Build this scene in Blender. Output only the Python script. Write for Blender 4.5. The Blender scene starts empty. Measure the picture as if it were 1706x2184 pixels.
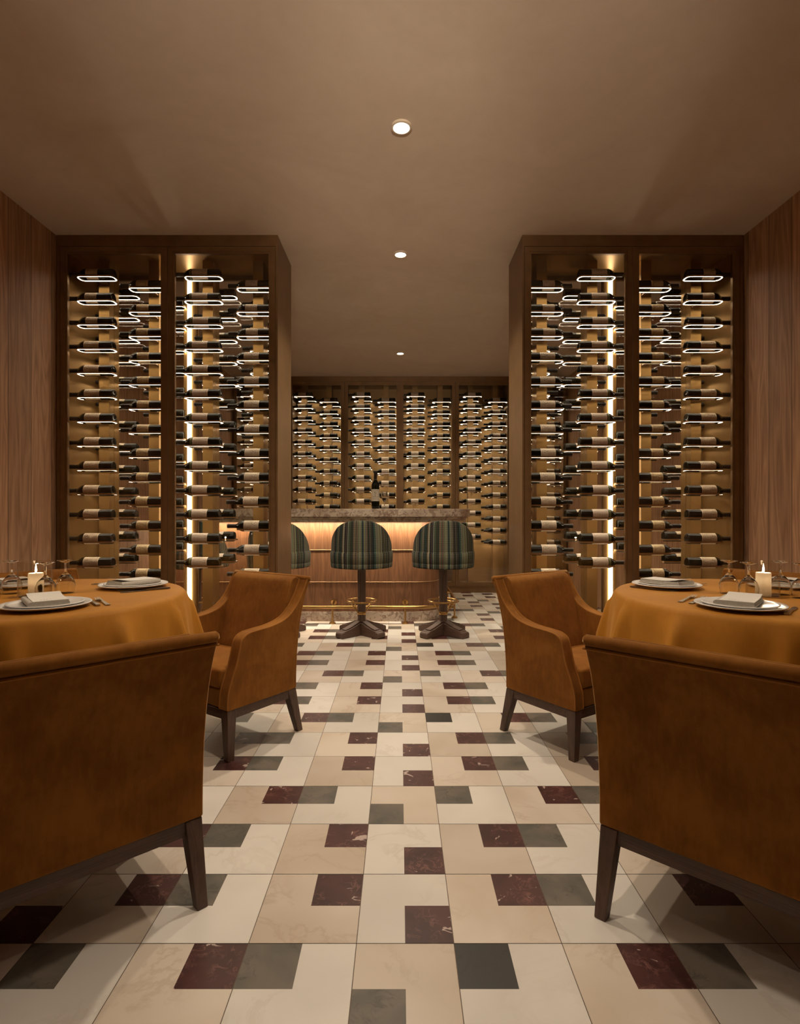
import bpy, bmesh, math, random
from mathutils import Vector, Matrix, noise
PI = math.pi
R = math.radians
random.seed(7)
sc = bpy.context.scene
C = sc.collection
CAM_H = 1.12
CEIL = 3.0
HALF = 2.336          # half width of the room

# ------------------------------------------------------------------ materials
def new_mat(name):
    m = bpy.data.materials.new(name); m.use_nodes = True
    nt = m.node_tree
    return m, nt, nt.nodes['Principled BSDF']

def N(nt, typ, **kw):
    n = nt.nodes.new(typ)
    for k, v in kw.items():
        if k in n.inputs.keys(): n.inputs[k].default_value = v
        else: setattr(n, k, v)
    return n

def L(nt, a, b): nt.links.new(a, b)

def coords(nt, scale=(1, 1, 1), kind='Object', rot=(0, 0, 0)):
    tc = N(nt, 'ShaderNodeTexCoord'); mp = N(nt, 'ShaderNodeMapping')
    mp.inputs['Scale'].default_value = scale; mp.inputs['Rotation'].default_value = rot
    L(nt, tc.outputs[kind], mp.inputs['Vector']); return mp.outputs['Vector']

def ramp(nt, fac, stops, interp='LINEAR'):
    r = N(nt, 'ShaderNodeValToRGB'); r.color_ramp.interpolation = interp
    e = r.color_ramp.elements
    while len(e) < len(stops): e.new(0.5)
    for i, (p, c) in enumerate(stops):
        e[i].position = p; e[i].color = (c[0], c[1], c[2], 1)
    if fac is not None: L(nt, fac, r.inputs['Fac'])
    return r.outputs['Color']

def noise_tex(nt, vec, scale, detail=4, rough=0.55, dist=0.0):
    n = N(nt, 'ShaderNodeTexNoise'); n.inputs['Scale'].default_value = scale
    n.inputs['Detail'].default_value = detail; n.inputs['Roughness'].default_value = rough
    n.inputs['Distortion'].default_value = dist
    if vec is not None: L(nt, vec, n.inputs['Vector'])
    return n.outputs['Fac']

def mixc(nt, fac, a, b, blend='MIX'):
    m = N(nt, 'ShaderNodeMix', data_type='RGBA', blend_type=blend)
    if isinstance(fac, float): m.inputs[0].default_value = fac
    else: L(nt, fac, m.inputs[0])
    for s, i in ((a, 6), (b, 7)):
        if isinstance(s, tuple): m.inputs[i].default_value = (*s, 1)
        else: L(nt, s, m.inputs[i])
    return m.outputs[2]

def math_n(nt, op, a, b=None, c=None):
    m = N(nt, 'ShaderNodeMath', operation=op)
    for i, s in enumerate((a, b, c)):
        if s is None: continue
        if isinstance(s, (int, float)): m.inputs[i].default_value = s
        else: L(nt, s, m.inputs[i])
    return m.outputs[0]

def bump(nt, p, h, strength=0.2, dist=0.01):
    b = N(nt, 'ShaderNodeBump'); b.inputs['Strength'].default_value = strength
    b.inputs['Distance'].default_value = dist
    L(nt, h, b.inputs['Height']); L(nt, b.outputs['Normal'], p.inputs['Normal'])

def plain(name, col, rough=0.5, metal=0.0, var=0.0, scale=20, **kw):
    m, nt, p = new_mat(name)
    p.inputs['Roughness'].default_value = rough; p.inputs['Metallic'].default_value = metal
    f = noise_tex(nt, coords(nt), scale)
    a = tuple(max(0, c * (1 - var)) for c in col); b = tuple(min(1, c * (1 + var)) for c in col)
    L(nt, ramp(nt, f, [(0.3, a), (0.7, b)]), p.inputs['Base Color'])
    for k, v in kw.items(): p.inputs[k].default_value = v
    return m

def emit(name, col, strength):
    m = bpy.data.materials.new(name); m.use_nodes = True; nt = m.node_tree
    nt.nodes.clear()
    o = N(nt, 'ShaderNodeOutputMaterial'); e = N(nt, 'ShaderNodeEmission')
    e.inputs['Color'].default_value = (*col, 1); e.inputs['Strength'].default_value = strength
    L(nt, e.outputs[0], o.inputs[0]); return m

def wood(name, dark, light, grain_axis='Z', scale=1.0, rough=0.5, plank=None):
    """long-grained wood; plank = (axis index, width) adds board joints and board tones"""
    m, nt, p = new_mat(name)
    p.inputs['Roughness'].default_value = rough
    s = {'X': (1.2, 26, 26), 'Y': (26, 1.2, 26), 'Z': (26, 26, 1.2)}[grain_axis]
    v = coords(nt, tuple(x * scale for x in s))
    tc = N(nt, 'ShaderNodeTexCoord'); sep = N(nt, 'ShaderNodeSeparateXYZ')
    L(nt, tc.outputs['Object'], sep.inputs[0])
    bt = None
    if plank:
        q = math_n(nt, 'DIVIDE', sep.outputs[plank[0]], plank[1])
        fl = math_n(nt, 'FLOOR', q)
        wn = N(nt, 'ShaderNodeTexWhiteNoise', noise_dimensions='1D'); L(nt, fl, wn.inputs['W'])
        bt = wn.outputs['Value']
        add = N(nt, 'ShaderNodeVectorMath', operation='ADD')
        L(nt, v, add.inputs[0])
        cmb = N(nt, 'ShaderNodeCombineXYZ')
        sh = math_n(nt, 'MULTIPLY', bt, 40.0)
        for i in range(3): L(nt, sh, cmb.inputs[i])
        L(nt, cmb.outputs[0], add.inputs[1]); v = add.outputs[0]
    f1 = noise_tex(nt, v, 1.0, 5, 0.6, 0.6)
    f2 = noise_tex(nt, v, 5.0, 3, 0.6)
    vv = N(nt, 'ShaderNodeVectorMath', operation='MULTIPLY'); L(nt, v, vv.inputs[0])
    vv.inputs[1].default_value = (0.35, 0.35, 0.8)
    f3 = noise_tex(nt, vv.outputs[0], 1.0, 1.0, 0.4, 0.2)
    rings = math_n(nt, 'FRACT', math_n(nt, 'MULTIPLY', f3, 9.0))
    rings = math_n(nt, 'ABSOLUTE', math_n(nt, 'SUBTRACT', rings, 0.5))
    f = math_n(nt, 'ADD', math_n(nt, 'MULTIPLY', f1, 0.5), math_n(nt, 'MULTIPLY', f2, 0.3))
    f = math_n(nt, 'ADD', f, math_n(nt, 'MULTIPLY', rings, 0.35))
    col = ramp(nt, f, [(0.3, dark), (0.68, light)])
    if plank:
        tone = ramp(nt, bt, [(0.0, (0.78, 0.78, 0.78)), (1.0, (1.12, 1.1, 1.08))])
        col = mixc(nt, 1.0, col, tone, 'MULTIPLY')
        fr = math_n(nt, 'FRACT', q)
        edge = math_n(nt, 'LESS_THAN', math_n(nt, 'ABSOLUTE', math_n(nt, 'SUBTRACT', fr, 0.5)), 0.488)
        col = mixc(nt, edge, tuple(c * 0.35 for c in dark), col)
    L(nt, col, p.inputs['Base Color'])
    bump(nt, p, f, 0.12, 0.004)
    return m

def marble(name, base, vein, veinw=0.45, scale=3.0, rough=0.38, spots=None, rnd=True, blot=None):
    m, nt, p = new_mat(name)
    p.inputs['Roughness'].default_value = rough
    p.inputs['Specular IOR Level'].default_value = 0.35
    v = coords(nt)
    if rnd:   # each slab cut from another place of the stone
        at = N(nt, 'ShaderNodeAttribute', attribute_name='slab')
        sc3 = N(nt, 'ShaderNodeVectorMath', operation='SCALE'); sc3.inputs['Scale'].default_value = 30.0
        L(nt, at.outputs['Color'], sc3.inputs[0])
        ad = N(nt, 'ShaderNodeVectorMath', operation='ADD'); L(nt, v, ad.inputs[0]); L(nt, sc3.outputs[0], ad.inputs[1])
        v = ad.outputs[0]
    f = noise_tex(nt, v, scale, 6, 0.6, 0.8)
    f2 = noise_tex(nt, v, scale * 0.45, 3, 0.5, 0.4)
    b2 = blot or tuple(c * 0.88 for c in base)
    col = ramp(nt, f2, [(0.35, b2), (0.6, base)])
    d = math_n(nt, 'ABSOLUTE', math_n(nt, 'SUBTRACT', f, 0.5))
    vm = ramp(nt, d, [(0.0, (1, 1, 1)), (0.035, (0, 0, 0))])
    gate = ramp(nt, noise_tex(nt, v, scale * 0.8, 2), [(0.45, (0, 0, 0)), (0.62, (1, 1, 1))])
    vm = mixc(nt, 1.0, vm, gate, 'MULTIPLY')
    vf = math_n(nt, 'MULTIPLY', vm, veinw)
    col = mixc(nt, vf, col, vein)
    if spots:
        s = noise_tex(nt, v, spots[1], 3, 0.6, 1.2)
        sm = ramp(nt, s, [(spots[2], (0, 0, 0)), (spots[2] + 0.03, (1, 1, 1))])
        col = mixc(nt, math_n(nt, 'MULTIPLY', sm, spots[3]), col, spots[0])
    if rnd:
        tone = N(nt, 'ShaderNodeAttribute', attribute_name='slab')
        sp = N(nt, 'ShaderNodeSeparateColor'); L(nt, tone.outputs['Color'], sp.inputs[0])
        t = ramp(nt, sp.outputs[2], [(0, (0.88, 0.87, 0.86)), (1, (1.05, 1.05, 1.05))])
        col = mixc(nt, 1.0, col, t, 'MULTIPLY')
    L(nt, col, p.inputs['Base Color'])
    bump(nt, p, f, 0.05, 0.003)
    return m

def glass_pane(name, tint=(0.97, 0.96, 0.94)):
    m = bpy.data.materials.new(name); m.use_nodes = True; nt = m.node_tree; nt.nodes.clear()
    o = N(nt, 'ShaderNodeOutputMaterial'); t = N(nt, 'ShaderNodeBsdfTransparent'); g = N(nt, 'ShaderNodeBsdfGlossy')
    t.inputs['Color'].default_value = (*tint, 1); g.inputs['Roughness'].default_value = 0.015
    lw = N(nt, 'ShaderNodeLayerWeight'); lw.inputs['Blend'].default_value = 0.5
    f5 = math_n(nt, 'POWER', lw.outputs['Facing'], 5.0)
    fac = math_n(nt, 'ADD', math_n(nt, 'MULTIPLY', f5, 0.9), 0.035)
    mx = N(nt, 'ShaderNodeMixShader'); L(nt, fac, mx.inputs[0]); L(nt, t.outputs[0], mx.inputs[1]); L(nt, g.outputs[0], mx.inputs[2])
    L(nt, mx.outputs[0], o.inputs[0]); return m

def velvet(name, dark, light, sheen=0.6, rough=0.85):
    m, nt, p = new_mat(name)
    v = coords(nt)
    f = noise_tex(nt, v, 5.5, 5, 0.6, 0.3)
    f2 = noise_tex(nt, coords(nt, (70, 70, 14)), 1.0, 3)
    ff = math_n(nt, 'ADD', math_n(nt, 'MULTIPLY', f, 0.75), math_n(nt, 'MULTIPLY', f2, 0.25))
    L(nt, ramp(nt, ff, [(0.36, dark), (0.64, light)]), p.inputs['Base Color'])
    p.inputs['Roughness'].default_value = rough
    p.inputs['Sheen Weight'].default_value = sheen
    p.inputs['Sheen Roughness'].default_value = 0.35
    p.inputs['Sheen Tint'].default_value = (1.0, 0.62, 0.28, 1)
    p.inputs['Specular IOR Level'].default_value = 0.15
    bump(nt, p, f2, 0.08, 0.002)
    return m

def plaid(name):
    m, nt, p = new_mat(name)
    tc = N(nt, 'ShaderNodeTexCoord'); sp = N(nt, 'ShaderNodeSeparateXYZ'); L(nt, tc.outputs['UV'], sp.inputs[0])
    u, v = sp.outputs[0], sp.outputs[1]
    w1 = N(nt, 'ShaderNodeTexWhiteNoise', noise_dimensions='1D')
    L(nt, math_n(nt, 'FLOOR', math_n(nt, 'MULTIPLY', u, 210.0)), w1.inputs['W'])
    w2 = N(nt, 'ShaderNodeTexWhiteNoise', noise_dimensions='1D')
    L(nt, math_n(nt, 'FLOOR', math_n(nt, 'MULTIPLY', u, 62.0)), w2.inputs['W'])
    fine = [(0.0, (.02, .022, .022)), (.2, (.065, .10, .07)), (.36, (.22, .21, .11)), (.50, (.022, .02, .028)),
            (.66, (.36, .33, .22)), (.78, (.18, .085, .06)), (.88, (.055, .115, .10))]
    broad = [(0.0, (.05, .085, .07)), (.2, (.14, .16, .065)), (.38, (.04, .033, .045)), (.52, (.13, .07, .075)),
             (.66, (.17, .155, .09)), (.85, (.04, .06, .08))]
    c = mixc(nt, 0.8, ramp(nt, w2.outputs[0], broad, 'CONSTANT'), ramp(nt, w1.outputs[0], fine, 'CONSTANT'))
    weft = math_n(nt, 'SINE', math_n(nt, 'MULTIPLY', v, 700.0))
    w3 = N(nt, 'ShaderNodeTexWhiteNoise', noise_dimensions='1D')
    L(nt, math_n(nt, 'FLOOR', math_n(nt, 'MULTIPLY', u, 110.0)), w3.inputs['W'])
    mask = math_n(nt, 'GREATER_THAN', weft, -0.35)
    k = math_n(nt, 'ADD', math_n(nt, 'MULTIPLY', mask, 1.0), 0.28)
    k = math_n(nt, 'ADD', math_n(nt, 'MULTIPLY', math_n(nt, 'SUBTRACT', k, 1.0), math_n(nt, 'GREATER_THAN', w3.outputs[0], 0.35)), 1.0)
    hsv = N(nt, 'ShaderNodeHueSaturation'); L(nt, c, hsv.inputs['Color']); L(nt, k, hsv.inputs['Value'])
    hsv.inputs['Saturation'].default_value = 0.85
    L(nt, hsv.outputs[0], p.inputs['Base Color'])
    p.inputs['Roughness'].default_value = 0.9; p.inputs['Specular IOR Level'].default_value = 0.1
    return m

def label_mat(name, paper, ink, emblem=(0.62, 0.95), lines=11.0, inkw=0.75):
    m, nt, p = new_mat(name)
    tc = N(nt, 'ShaderNodeTexCoord'); sp = N(nt, 'ShaderNodeSeparateXYZ'); L(nt, tc.outputs['UV'], sp.inputs[0])
    u, v = sp.outputs[0], sp.outputs[1]
    ln = math_n(nt, 'GREATER_THAN', math_n(nt, 'SINE', math_n(nt, 'MULTIPLY', u, lines * 6.28)), 0.35)
    tx = noise_tex(nt, coords(nt, (lines * 2, 60, 1), 'UV'), 1.0, 1)
    ln = math_n(nt, 'MULTIPLY', ln, math_n(nt, 'GREATER_THAN', tx, 0.45))
    inu = math_n(nt, 'MULTIPLY', math_n(nt, 'GREATER_THAN', u, 0.08), math_n(nt, 'LESS_THAN', u, 0.94))
    inv = math_n(nt, 'MULTIPLY', math_n(nt, 'GREATER_THAN', v, 0.26), math_n(nt, 'LESS_THAN', v, 0.74))
    em = math_n(nt, 'MULTIPLY', math_n(nt, 'GREATER_THAN', u, emblem[0]), math_n(nt, 'LESS_THAN', u, emblem[1]))
    en = noise_tex(nt, coords(nt, (9, 20, 1), 'UV'), 1.0, 4)
    eb = math_n(nt, 'MULTIPLY', math_n(nt, 'GREATER_THAN', en, 0.52), math_n(nt, 'MULTIPLY', math_n(nt, 'GREATER_THAN', v, 0.38), math_n(nt, 'LESS_THAN', v, 0.62)))
    k = math_n(nt, 'ADD', math_n(nt, 'MULTIPLY', ln, math_n(nt, 'SUBTRACT', 1.0, em)), math_n(nt, 'MULTIPLY', eb, em))
    k = math_n(nt, 'MULTIPLY', math_n(nt, 'MULTIPLY', k, math_n(nt, 'MULTIPLY', inu, inv)), inkw)
    pap = ramp(nt, noise_tex(nt, coords(nt), 40.0, 3), [(0.3, tuple(c * .9 for c in paper)), (0.7, paper)])
    L(nt, mixc(nt, k, pap, ink), p.inputs['Base Color'])
    p.inputs['Roughness'].default_value = 0.65
    return m

LED = (1.0, 0.84, 0.62)
M = {}
M['plaster'] = None
def build_materials():
    m, nt, p = new_mat('ceiling_plaster')
    v = coords(nt, (1, 1, 1))
    a = noise_tex(nt, v, 1.3, 6, 0.62, 0.9); b = noise_tex(nt, v, 14.0, 4, 0.6)
    f = math_n(nt, 'ADD', math_n(nt, 'MULTIPLY', a, 0.8), math_n(nt, 'MULTIPLY', b, 0.2))
    L(nt, ramp(nt, f, [(0.3, (.62, .51, .41)), (0.72, (.74, .63, .52))]), p.inputs['Base Color'])
    p.inputs['Roughness'].default_value = 0.8; bump(nt, p, f, 0.15, 0.01); M['plaster'] = m
    M['wall_wood'] = wood('wall_oak_boards', (.29, .145, .075), (.60, .35, .205), 'Z', 1.0, 0.55, plank=(1, 0.21))
    M['wall_wood_x'] = wood('end_wall_oak_boards', (.29, .145, .075), (.60, .35, .205), 'Z', 1.0, 0.55, plank=(0, 0.21))
    M['bar_wood'] = wood('bar_oak_veneer', (.125, .053, .023), (.265, .122, .056), 'Z', 1.3, 0.42)
    M['dark_wood'] = wood('walnut_legs', (.060, .034, .024), (.135, .078, .055), 'Z', 2.0, 0.5)
    M['dark_wood_x'] = wood('walnut_rails', (.060, .034, .024), (.135, .078, .055), 'X', 2.0, 0.5)
    M['bronze'] = plain('bronzed_frame', (.235, .138, .062), 0.42, 0.35, 0.12, 9)
    M['brass'] = plain('brushed_brass_panel', (.42, .245, .082), 0.36, 0.75, 0.06, 6)
    M['brass_shelf'] = plain('brass_shelf_edge', (.42, .26, .13), 0.38, 0.7, 0.05, 30)
    M['brass_back'] = plain('lit_brass_back', (.50, .315, .135), 0.38, 0.55, 0.05, 6)
    M['gold'] = plain('polished_brass', (.44, .26, .095), 0.3, 1.0, 0.05, 12)
    M['white_marble'] = marble('white_floor_marble', (.83, .785, .72), (.56, .49, .41), 0.3, 4.0, 0.42)
    M['tan_marble'] = marble('cream_floor_marble', (.72, .635, .54), (.40, .28, .19), 0.3, 4.0, 0.42, None, True, (.60, .50, .395))
    M['maroon_marble'] = marble('maroon_floor_marble', (.085, .030, .026), (.33, .15, .12), 0.5, 22.0, 0.4, ((.60, .47, .42), 15.0, 0.645, 0.85), True, (.055, .02, .018))
    M['grey_marble'] = marble('green_grey_floor_stone', (.17, .144, .115), (.04, .038, .034), 0.55, 19.0, 0.45, None, True, (.10, .096, .08))
    M['black_marble'] = marble('black_floor_stone', (.038, .034, .029), (.015, .014, .012), 0.6, 11.0, 0.42)
    M['grout'] = plain('grout', (.16, .12, .09), 0.9, 0, 0.15, 60)
    M['counter'] = marble('veined_counter_marble', (.70, .59, .48), (.17, .085, .055), 0.9, 10.0, 0.3, ((.27, .17, .12), 19.0, 0.54, 0.7), False, (.48, .36, .27))
    M['velvet'] = velvet('rust_velvet', (.175, .062, .009), (.30, .120, .020), 0.8)
    M['piping'] = velvet('rust_velvet_piping', (.26, .10, .018), (.34, .14, .026))
    M['cloth'] = velvet('amber_tablecloth', (.40, .165, .018), (.47, .20, .025), 0.4, 0.6)
    M['plaid'] = plaid('woven_plaid_wool')
    M['bottle'] = plain('dark_green_glass', (.006, .007, .004), 0.07, 0, 0.2, 5, **{'Specular IOR Level': 0.3})
    M['capsule'] = plain('black_foil_capsule', (.012, .009, .008), 0.35, 0.0, 0.1, 30)
    M['pane'] = glass_pane('cabinet_glass')
    M['thin_glass'] = glass_pane('hurricane_glass', (0.96, 0.95, 0.93))
    M['label_cream'] = label_mat('cream_label', (.72, .58, .42), (.16, .09, .05))
    M['label_yellow'] = label_mat('yellowed_label', (.68, .53, .31), (.20, .11, .04), (0.2, 0.85), 7.0)
    M['label_white'] = label_mat('white_label', (.78, .66, .55), (.14, .09, .07), (0.05, 0.25), 14.0, 0.5)
    M['label_pale'] = label_mat('pale_label', (.73, .62, .49), (.17, .12, .08), (0.15, 0.5), 12.0)
    M['label_plain'] = label_mat('printed_label', (.76, .68, .55), (.06, .045, .035), (0.38, 0.82), 9.0, 0.85)
    M['green_band'] = plain('green_neck_band', (.13, .15, .06), 0.5, 0, 0.1, 30)
    M['led'] = emit('ring_light', LED, 20.0)
    M['strip'] = emit('strip_light', (1.0, 0.86, 0.66), 10.0)
    M['under_bar'] = emit('under_counter_light', (1.0, 0.82, 0.58), 9.0)
    M['downlight'] = emit('downlight_lens', (1.0, 0.86, 0.68), 14.0)
    M['flame'] = emit('candle_flame', (1.0, 0.74, 0.42), 28.0)
    M['trim_white'] = plain('downlight_trim', (.72, .60, .48), 0.5, 0, 0.03)
    M['ceramic'] = plain('white_ceramic', (.74, .70, .66), 0.22, 0, 0.02, 10)
    M['napkin'] = plain('grey_linen', (.46, .42, .36), 0.9, 0, 0.1, 120)
    M['card'] = plain('ivory_card', (.72, .68, .62), 0.7, 0, 0.02, 20)
    M['ink'] = plain('printed_ink', (.10, .08, .07), 0.7)
    M['steel'] = plain('cutlery_steel', (.42, .36, .30), 0.28, 1.0, 0.06, 40)
    m, nt, p = new_mat('candle_wax')      # translucent wax: lit from outside, and by a lamp added inside it
    p.inputs['Roughness'].default_value = 0.5
    f = noise_tex(nt, coords(nt), 30.0); wc = ramp(nt, f, [(0.3, (.80, .70, .56)), (.7, (.86, .77, .63))]); L(nt, wc, p.inputs['Base Color'])
    tr = N(nt, 'ShaderNodeBsdfTranslucent'); L(nt, wc, tr.inputs['Color'])
    mx = N(nt, 'ShaderNodeMixShader'); mx.inputs[0].default_value = 0.45
    L(nt, p.outputs[0], mx.inputs[1]); L(nt, tr.outputs[0], mx.inputs[2])
    L(nt, mx.outputs[0], nt.nodes['Material Output'].inputs['Surface'])
    M['wax'] = m
    m, nt, p = new_mat('clear_glass')
    p.inputs['Transmission Weight'].default_value = 1.0; p.inputs['Roughness'].default_value = 0.0
    p.inputs['IOR'].default_value = 1.45; p.inputs['Base Color'].default_value = (.98, .97, .95, 1)
    M['clear'] = m
    M['wine'] = plain('red_wine', (.11, .006, .012), 0.08)
build_materials()

# ------------------------------------------------------------------ mesh helpers
def bx(bm, x0, x1, y0, y1, z0, z1, mi=0):
    x0, x1 = min(x0, x1), max(x0, x1); y0, y1 = min(y0, y1), max(y0, y1); z0, z1 = min(z0, z1), max(z0, z1)
    v = [bm.verts.new(c) for c in ((x0, y0, z0), (x1, y0, z0), (x1, y1, z0), (x0, y1, z0), (x0, y0, z1), (x1, y0, z1), (x1, y1, z1), (x0, y1, z1))]
    fs = []
    for q in ((0, 3, 2, 1), (4, 5, 6, 7), (0, 1, 5, 4), (1, 2, 6, 5), (2, 3, 7, 6), (3, 0, 4, 7)):
        f = bm.faces.new([v[i] for i in q]); f.material_index = mi; fs.append(f)
    return fs

def finish(name, bm, mats, smooth=False, auto=None):
    bmesh.ops.recalc_face_normals(bm, faces=bm.faces)
    me = bpy.data.meshes.new(name); bm.to_mesh(me); bm.free()
    for m in (mats if isinstance(mats, (list, tuple)) else [mats]): me.materials.append(m)
    if smooth:
        for p in me.polygons: p.use_smooth = True
        if auto: me.set_sharp_from_angle(angle=R(auto))
    return me

def link(name, me, parent=None, loc=(0, 0, 0), rot=(0, 0, 0)):
    o = bpy.data.objects.new(name, me); C.objects.link(o)
    o.parent = parent; o.location = loc; o.rotation_euler = rot
    return o

def obj(name, bm, mats, parent=None, smooth=False, auto=40, loc=(0, 0, 0), rot=(0, 0, 0), bevel=0, seg=2, sub=0):
    o = link(name, finish(name, bm, mats, smooth, auto), parent, loc, rot)
    if bevel:
        b = o.modifiers.new('bevel', 'BEVEL'); b.width = bevel; b.segments = seg; b.limit_method = 'ANGLE'; b.angle_limit = R(35)
        if smooth is False:
            for p in o.data.polygons: p.use_smooth = True
            w = o.modifiers.new('wn', 'WEIGHTED_NORMAL'); w.keep_sharp = True
    if sub:
        s = o.modifiers.new('sub', 'SUBSURF'); s.levels = sub; s.render_levels = sub
    return o

def thing(name, label, cat, loc=(0, 0, 0), rz=0.0, group=None):
    o = bpy.data.objects.new(name, None); C.objects.link(o)
    o.empty_display_size = 0.1; o.location = loc; o.rotation_euler = (0, 0, rz)
    return tag(o, label, cat, group)

def tag(o, label, cat, group=None, kind=None):
    o['label'] = label; o['category'] = cat
    if group: o['group'] = group
    if kind: o['kind'] = kind
    return o

def structure(name, bm, mats, **kw):
    o = obj(name, bm, mats, **kw); o['kind'] = 'structure'; return o

def lathe(bm, prof, n=32, axis='Z', cap=True, mi=0, arc=None):
    """prof: list of (r, h). closed rings about an axis"""
    rings = []
    for r, h in prof:
        ring = []
        if r < 1e-6:
            c = {'Z': (0, 0, h), 'X': (h, 0, 0)}[axis]; ring = [bm.verts.new(c)]
        else:
            for i in range(n):
                a = 2 * PI * i / n
                c = (r * math.cos(a), r * math.sin(a), h) if axis == 'Z' else (h, r * math.cos(a), r * math.sin(a))
                ring.append(bm.verts.new(c))
        rings.append(ring)
    for a, b in zip(rings, rings[1:]):
        if len(a) == 1 and len(b) == 1: continue
        for i in range(n):
            j = (i + 1) % n
            if len(a) == 1: f = bm.faces.new((a[0], b[i], b[j]))
            elif len(b) == 1: f = bm.faces.new((a[i], a[j], b[0]))
            else: f = bm.faces.new((a[i], a[j], b[j], b[i]))
            f.material_index = mi
    if cap:
        for r in (rings[0], rings[-1]):
            if len(r) > 2: bm.faces.new(r).material_index = mi
    return rings

def tube(bm, pts, r, n=10, closed=False, mi=0):
    pts = [Vector(p) for p in pts]; m = len(pts); rings = []
    up = Vector((0, 0, 1)); prev = None
    for i, p in enumerate(pts):
        a = pts[(i - 1) % m] if (closed or i > 0) else p
        b = pts[(i + 1) % m] if (closed or i < m - 1) else p
        t = (b - a).normalized()
        s = t.cross(up) if abs(t.dot(up)) < 0.97 else t.cross(Vector((1, 0, 0)))
        if prev is not None:
            s = prev - t * prev.dot(t)
        s.normalize(); prev = s; u = t.cross(s)
        rr = r[i] if isinstance(r, (list, tuple)) else r
        rings.append([bm.verts.new(p + (s * math.cos(2 * PI * k / n) + u * math.sin(2 * PI * k / n)) * rr) for k in range(n)])
    for i in range(m if closed else m - 1):
        a, b = rings[i], rings[(i + 1) % m]
        for k in range(n):
            bm.faces.new((a[k], a[(k + 1) % n], b[(k + 1) % n], b[k])).material_index = mi
    if not closed:
        bm.faces.new(rings[0]); bm.faces.new(rings[-1])

def prism(bm, pts, a0, a1, axis='X', mi=0):
    """extrude a 2D outline along an axis"""
    def P(p, a):
        return {'X': (a, p[0], p[1]), 'Y': (p[0], a, p[1]), 'Z': (p[0], p[1], a)}[axis]
    A = [bm.verts.new(P(p, a0)) for p in pts]; B = [bm.verts.new(P(p, a1)) for p in pts]
    bm.faces.new(A).material_index = mi; bm.faces.new(B[::-1]).material_index = mi
    n = len(pts)
    for i in range(n):
        bm.faces.new((A[i], A[(i + 1) % n], B[(i + 1) % n], B[i])).material_index = mi

def catmull(pts, k=6):
    out = []
    for i in range(len(pts) - 1):
        p0 = Vector(pts[max(i - 1, 0)]); p1 = Vector(pts[i]); p2 = Vector(pts[i + 1]); p3 = Vector(pts[min(i + 2, len(pts) - 1)])
        for j in range(k):
            t = j / k
            out.append(tuple(0.5 * ((2 * p1) + (-p0 + p2) * t + (2 * p0 - 5 * p1 + 4 * p2 - p3) * t * t + (-p0 + 3 * p1 - 3 * p2 + p3) * t ** 3)))
    out.append(tuple(pts[-1])); return out

def rrect(w, d, r, k=5):
    pts = []
    for cx, cy, a0 in ((w / 2 - r, d / 2 - r, 0), (-w / 2 + r, d / 2 - r, 90), (-w / 2 + r, -d / 2 + r, 180), (w / 2 - r, -d / 2 + r, 270)):
        for i in range(k + 1):
            a = R(a0 + 90 * i / k); pts.append((cx + r * math.cos(a), cy + r * math.sin(a)))
    return pts

def frame_loop(bm, outer, inner, z0, z1, mi=0):
    n = len(outer)
    v = [[bm.verts.new((p[0], p[1], z)) for p in loop] for loop in (outer, inner) for z in (z0, z1)]
    ob, ot, ib, it = v
    for i in range(n):
        j = (i + 1) % n
        for q in ((ob[i], ob[j], ot[j], ot[i]), (ib[j], ib[i], it[i], it[j]), (ot[i], ot[j], it[j], it[i]), (ob[j], ob[i], ib[i], ib[j])):
            bm.faces.new(q).material_index = mi

def copy_tree(o, parent=None):
    c = o.copy(); C.objects.link(c); c.parent = parent
    for ch in list(o.children): copy_tree(ch, c)
    return c

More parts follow.
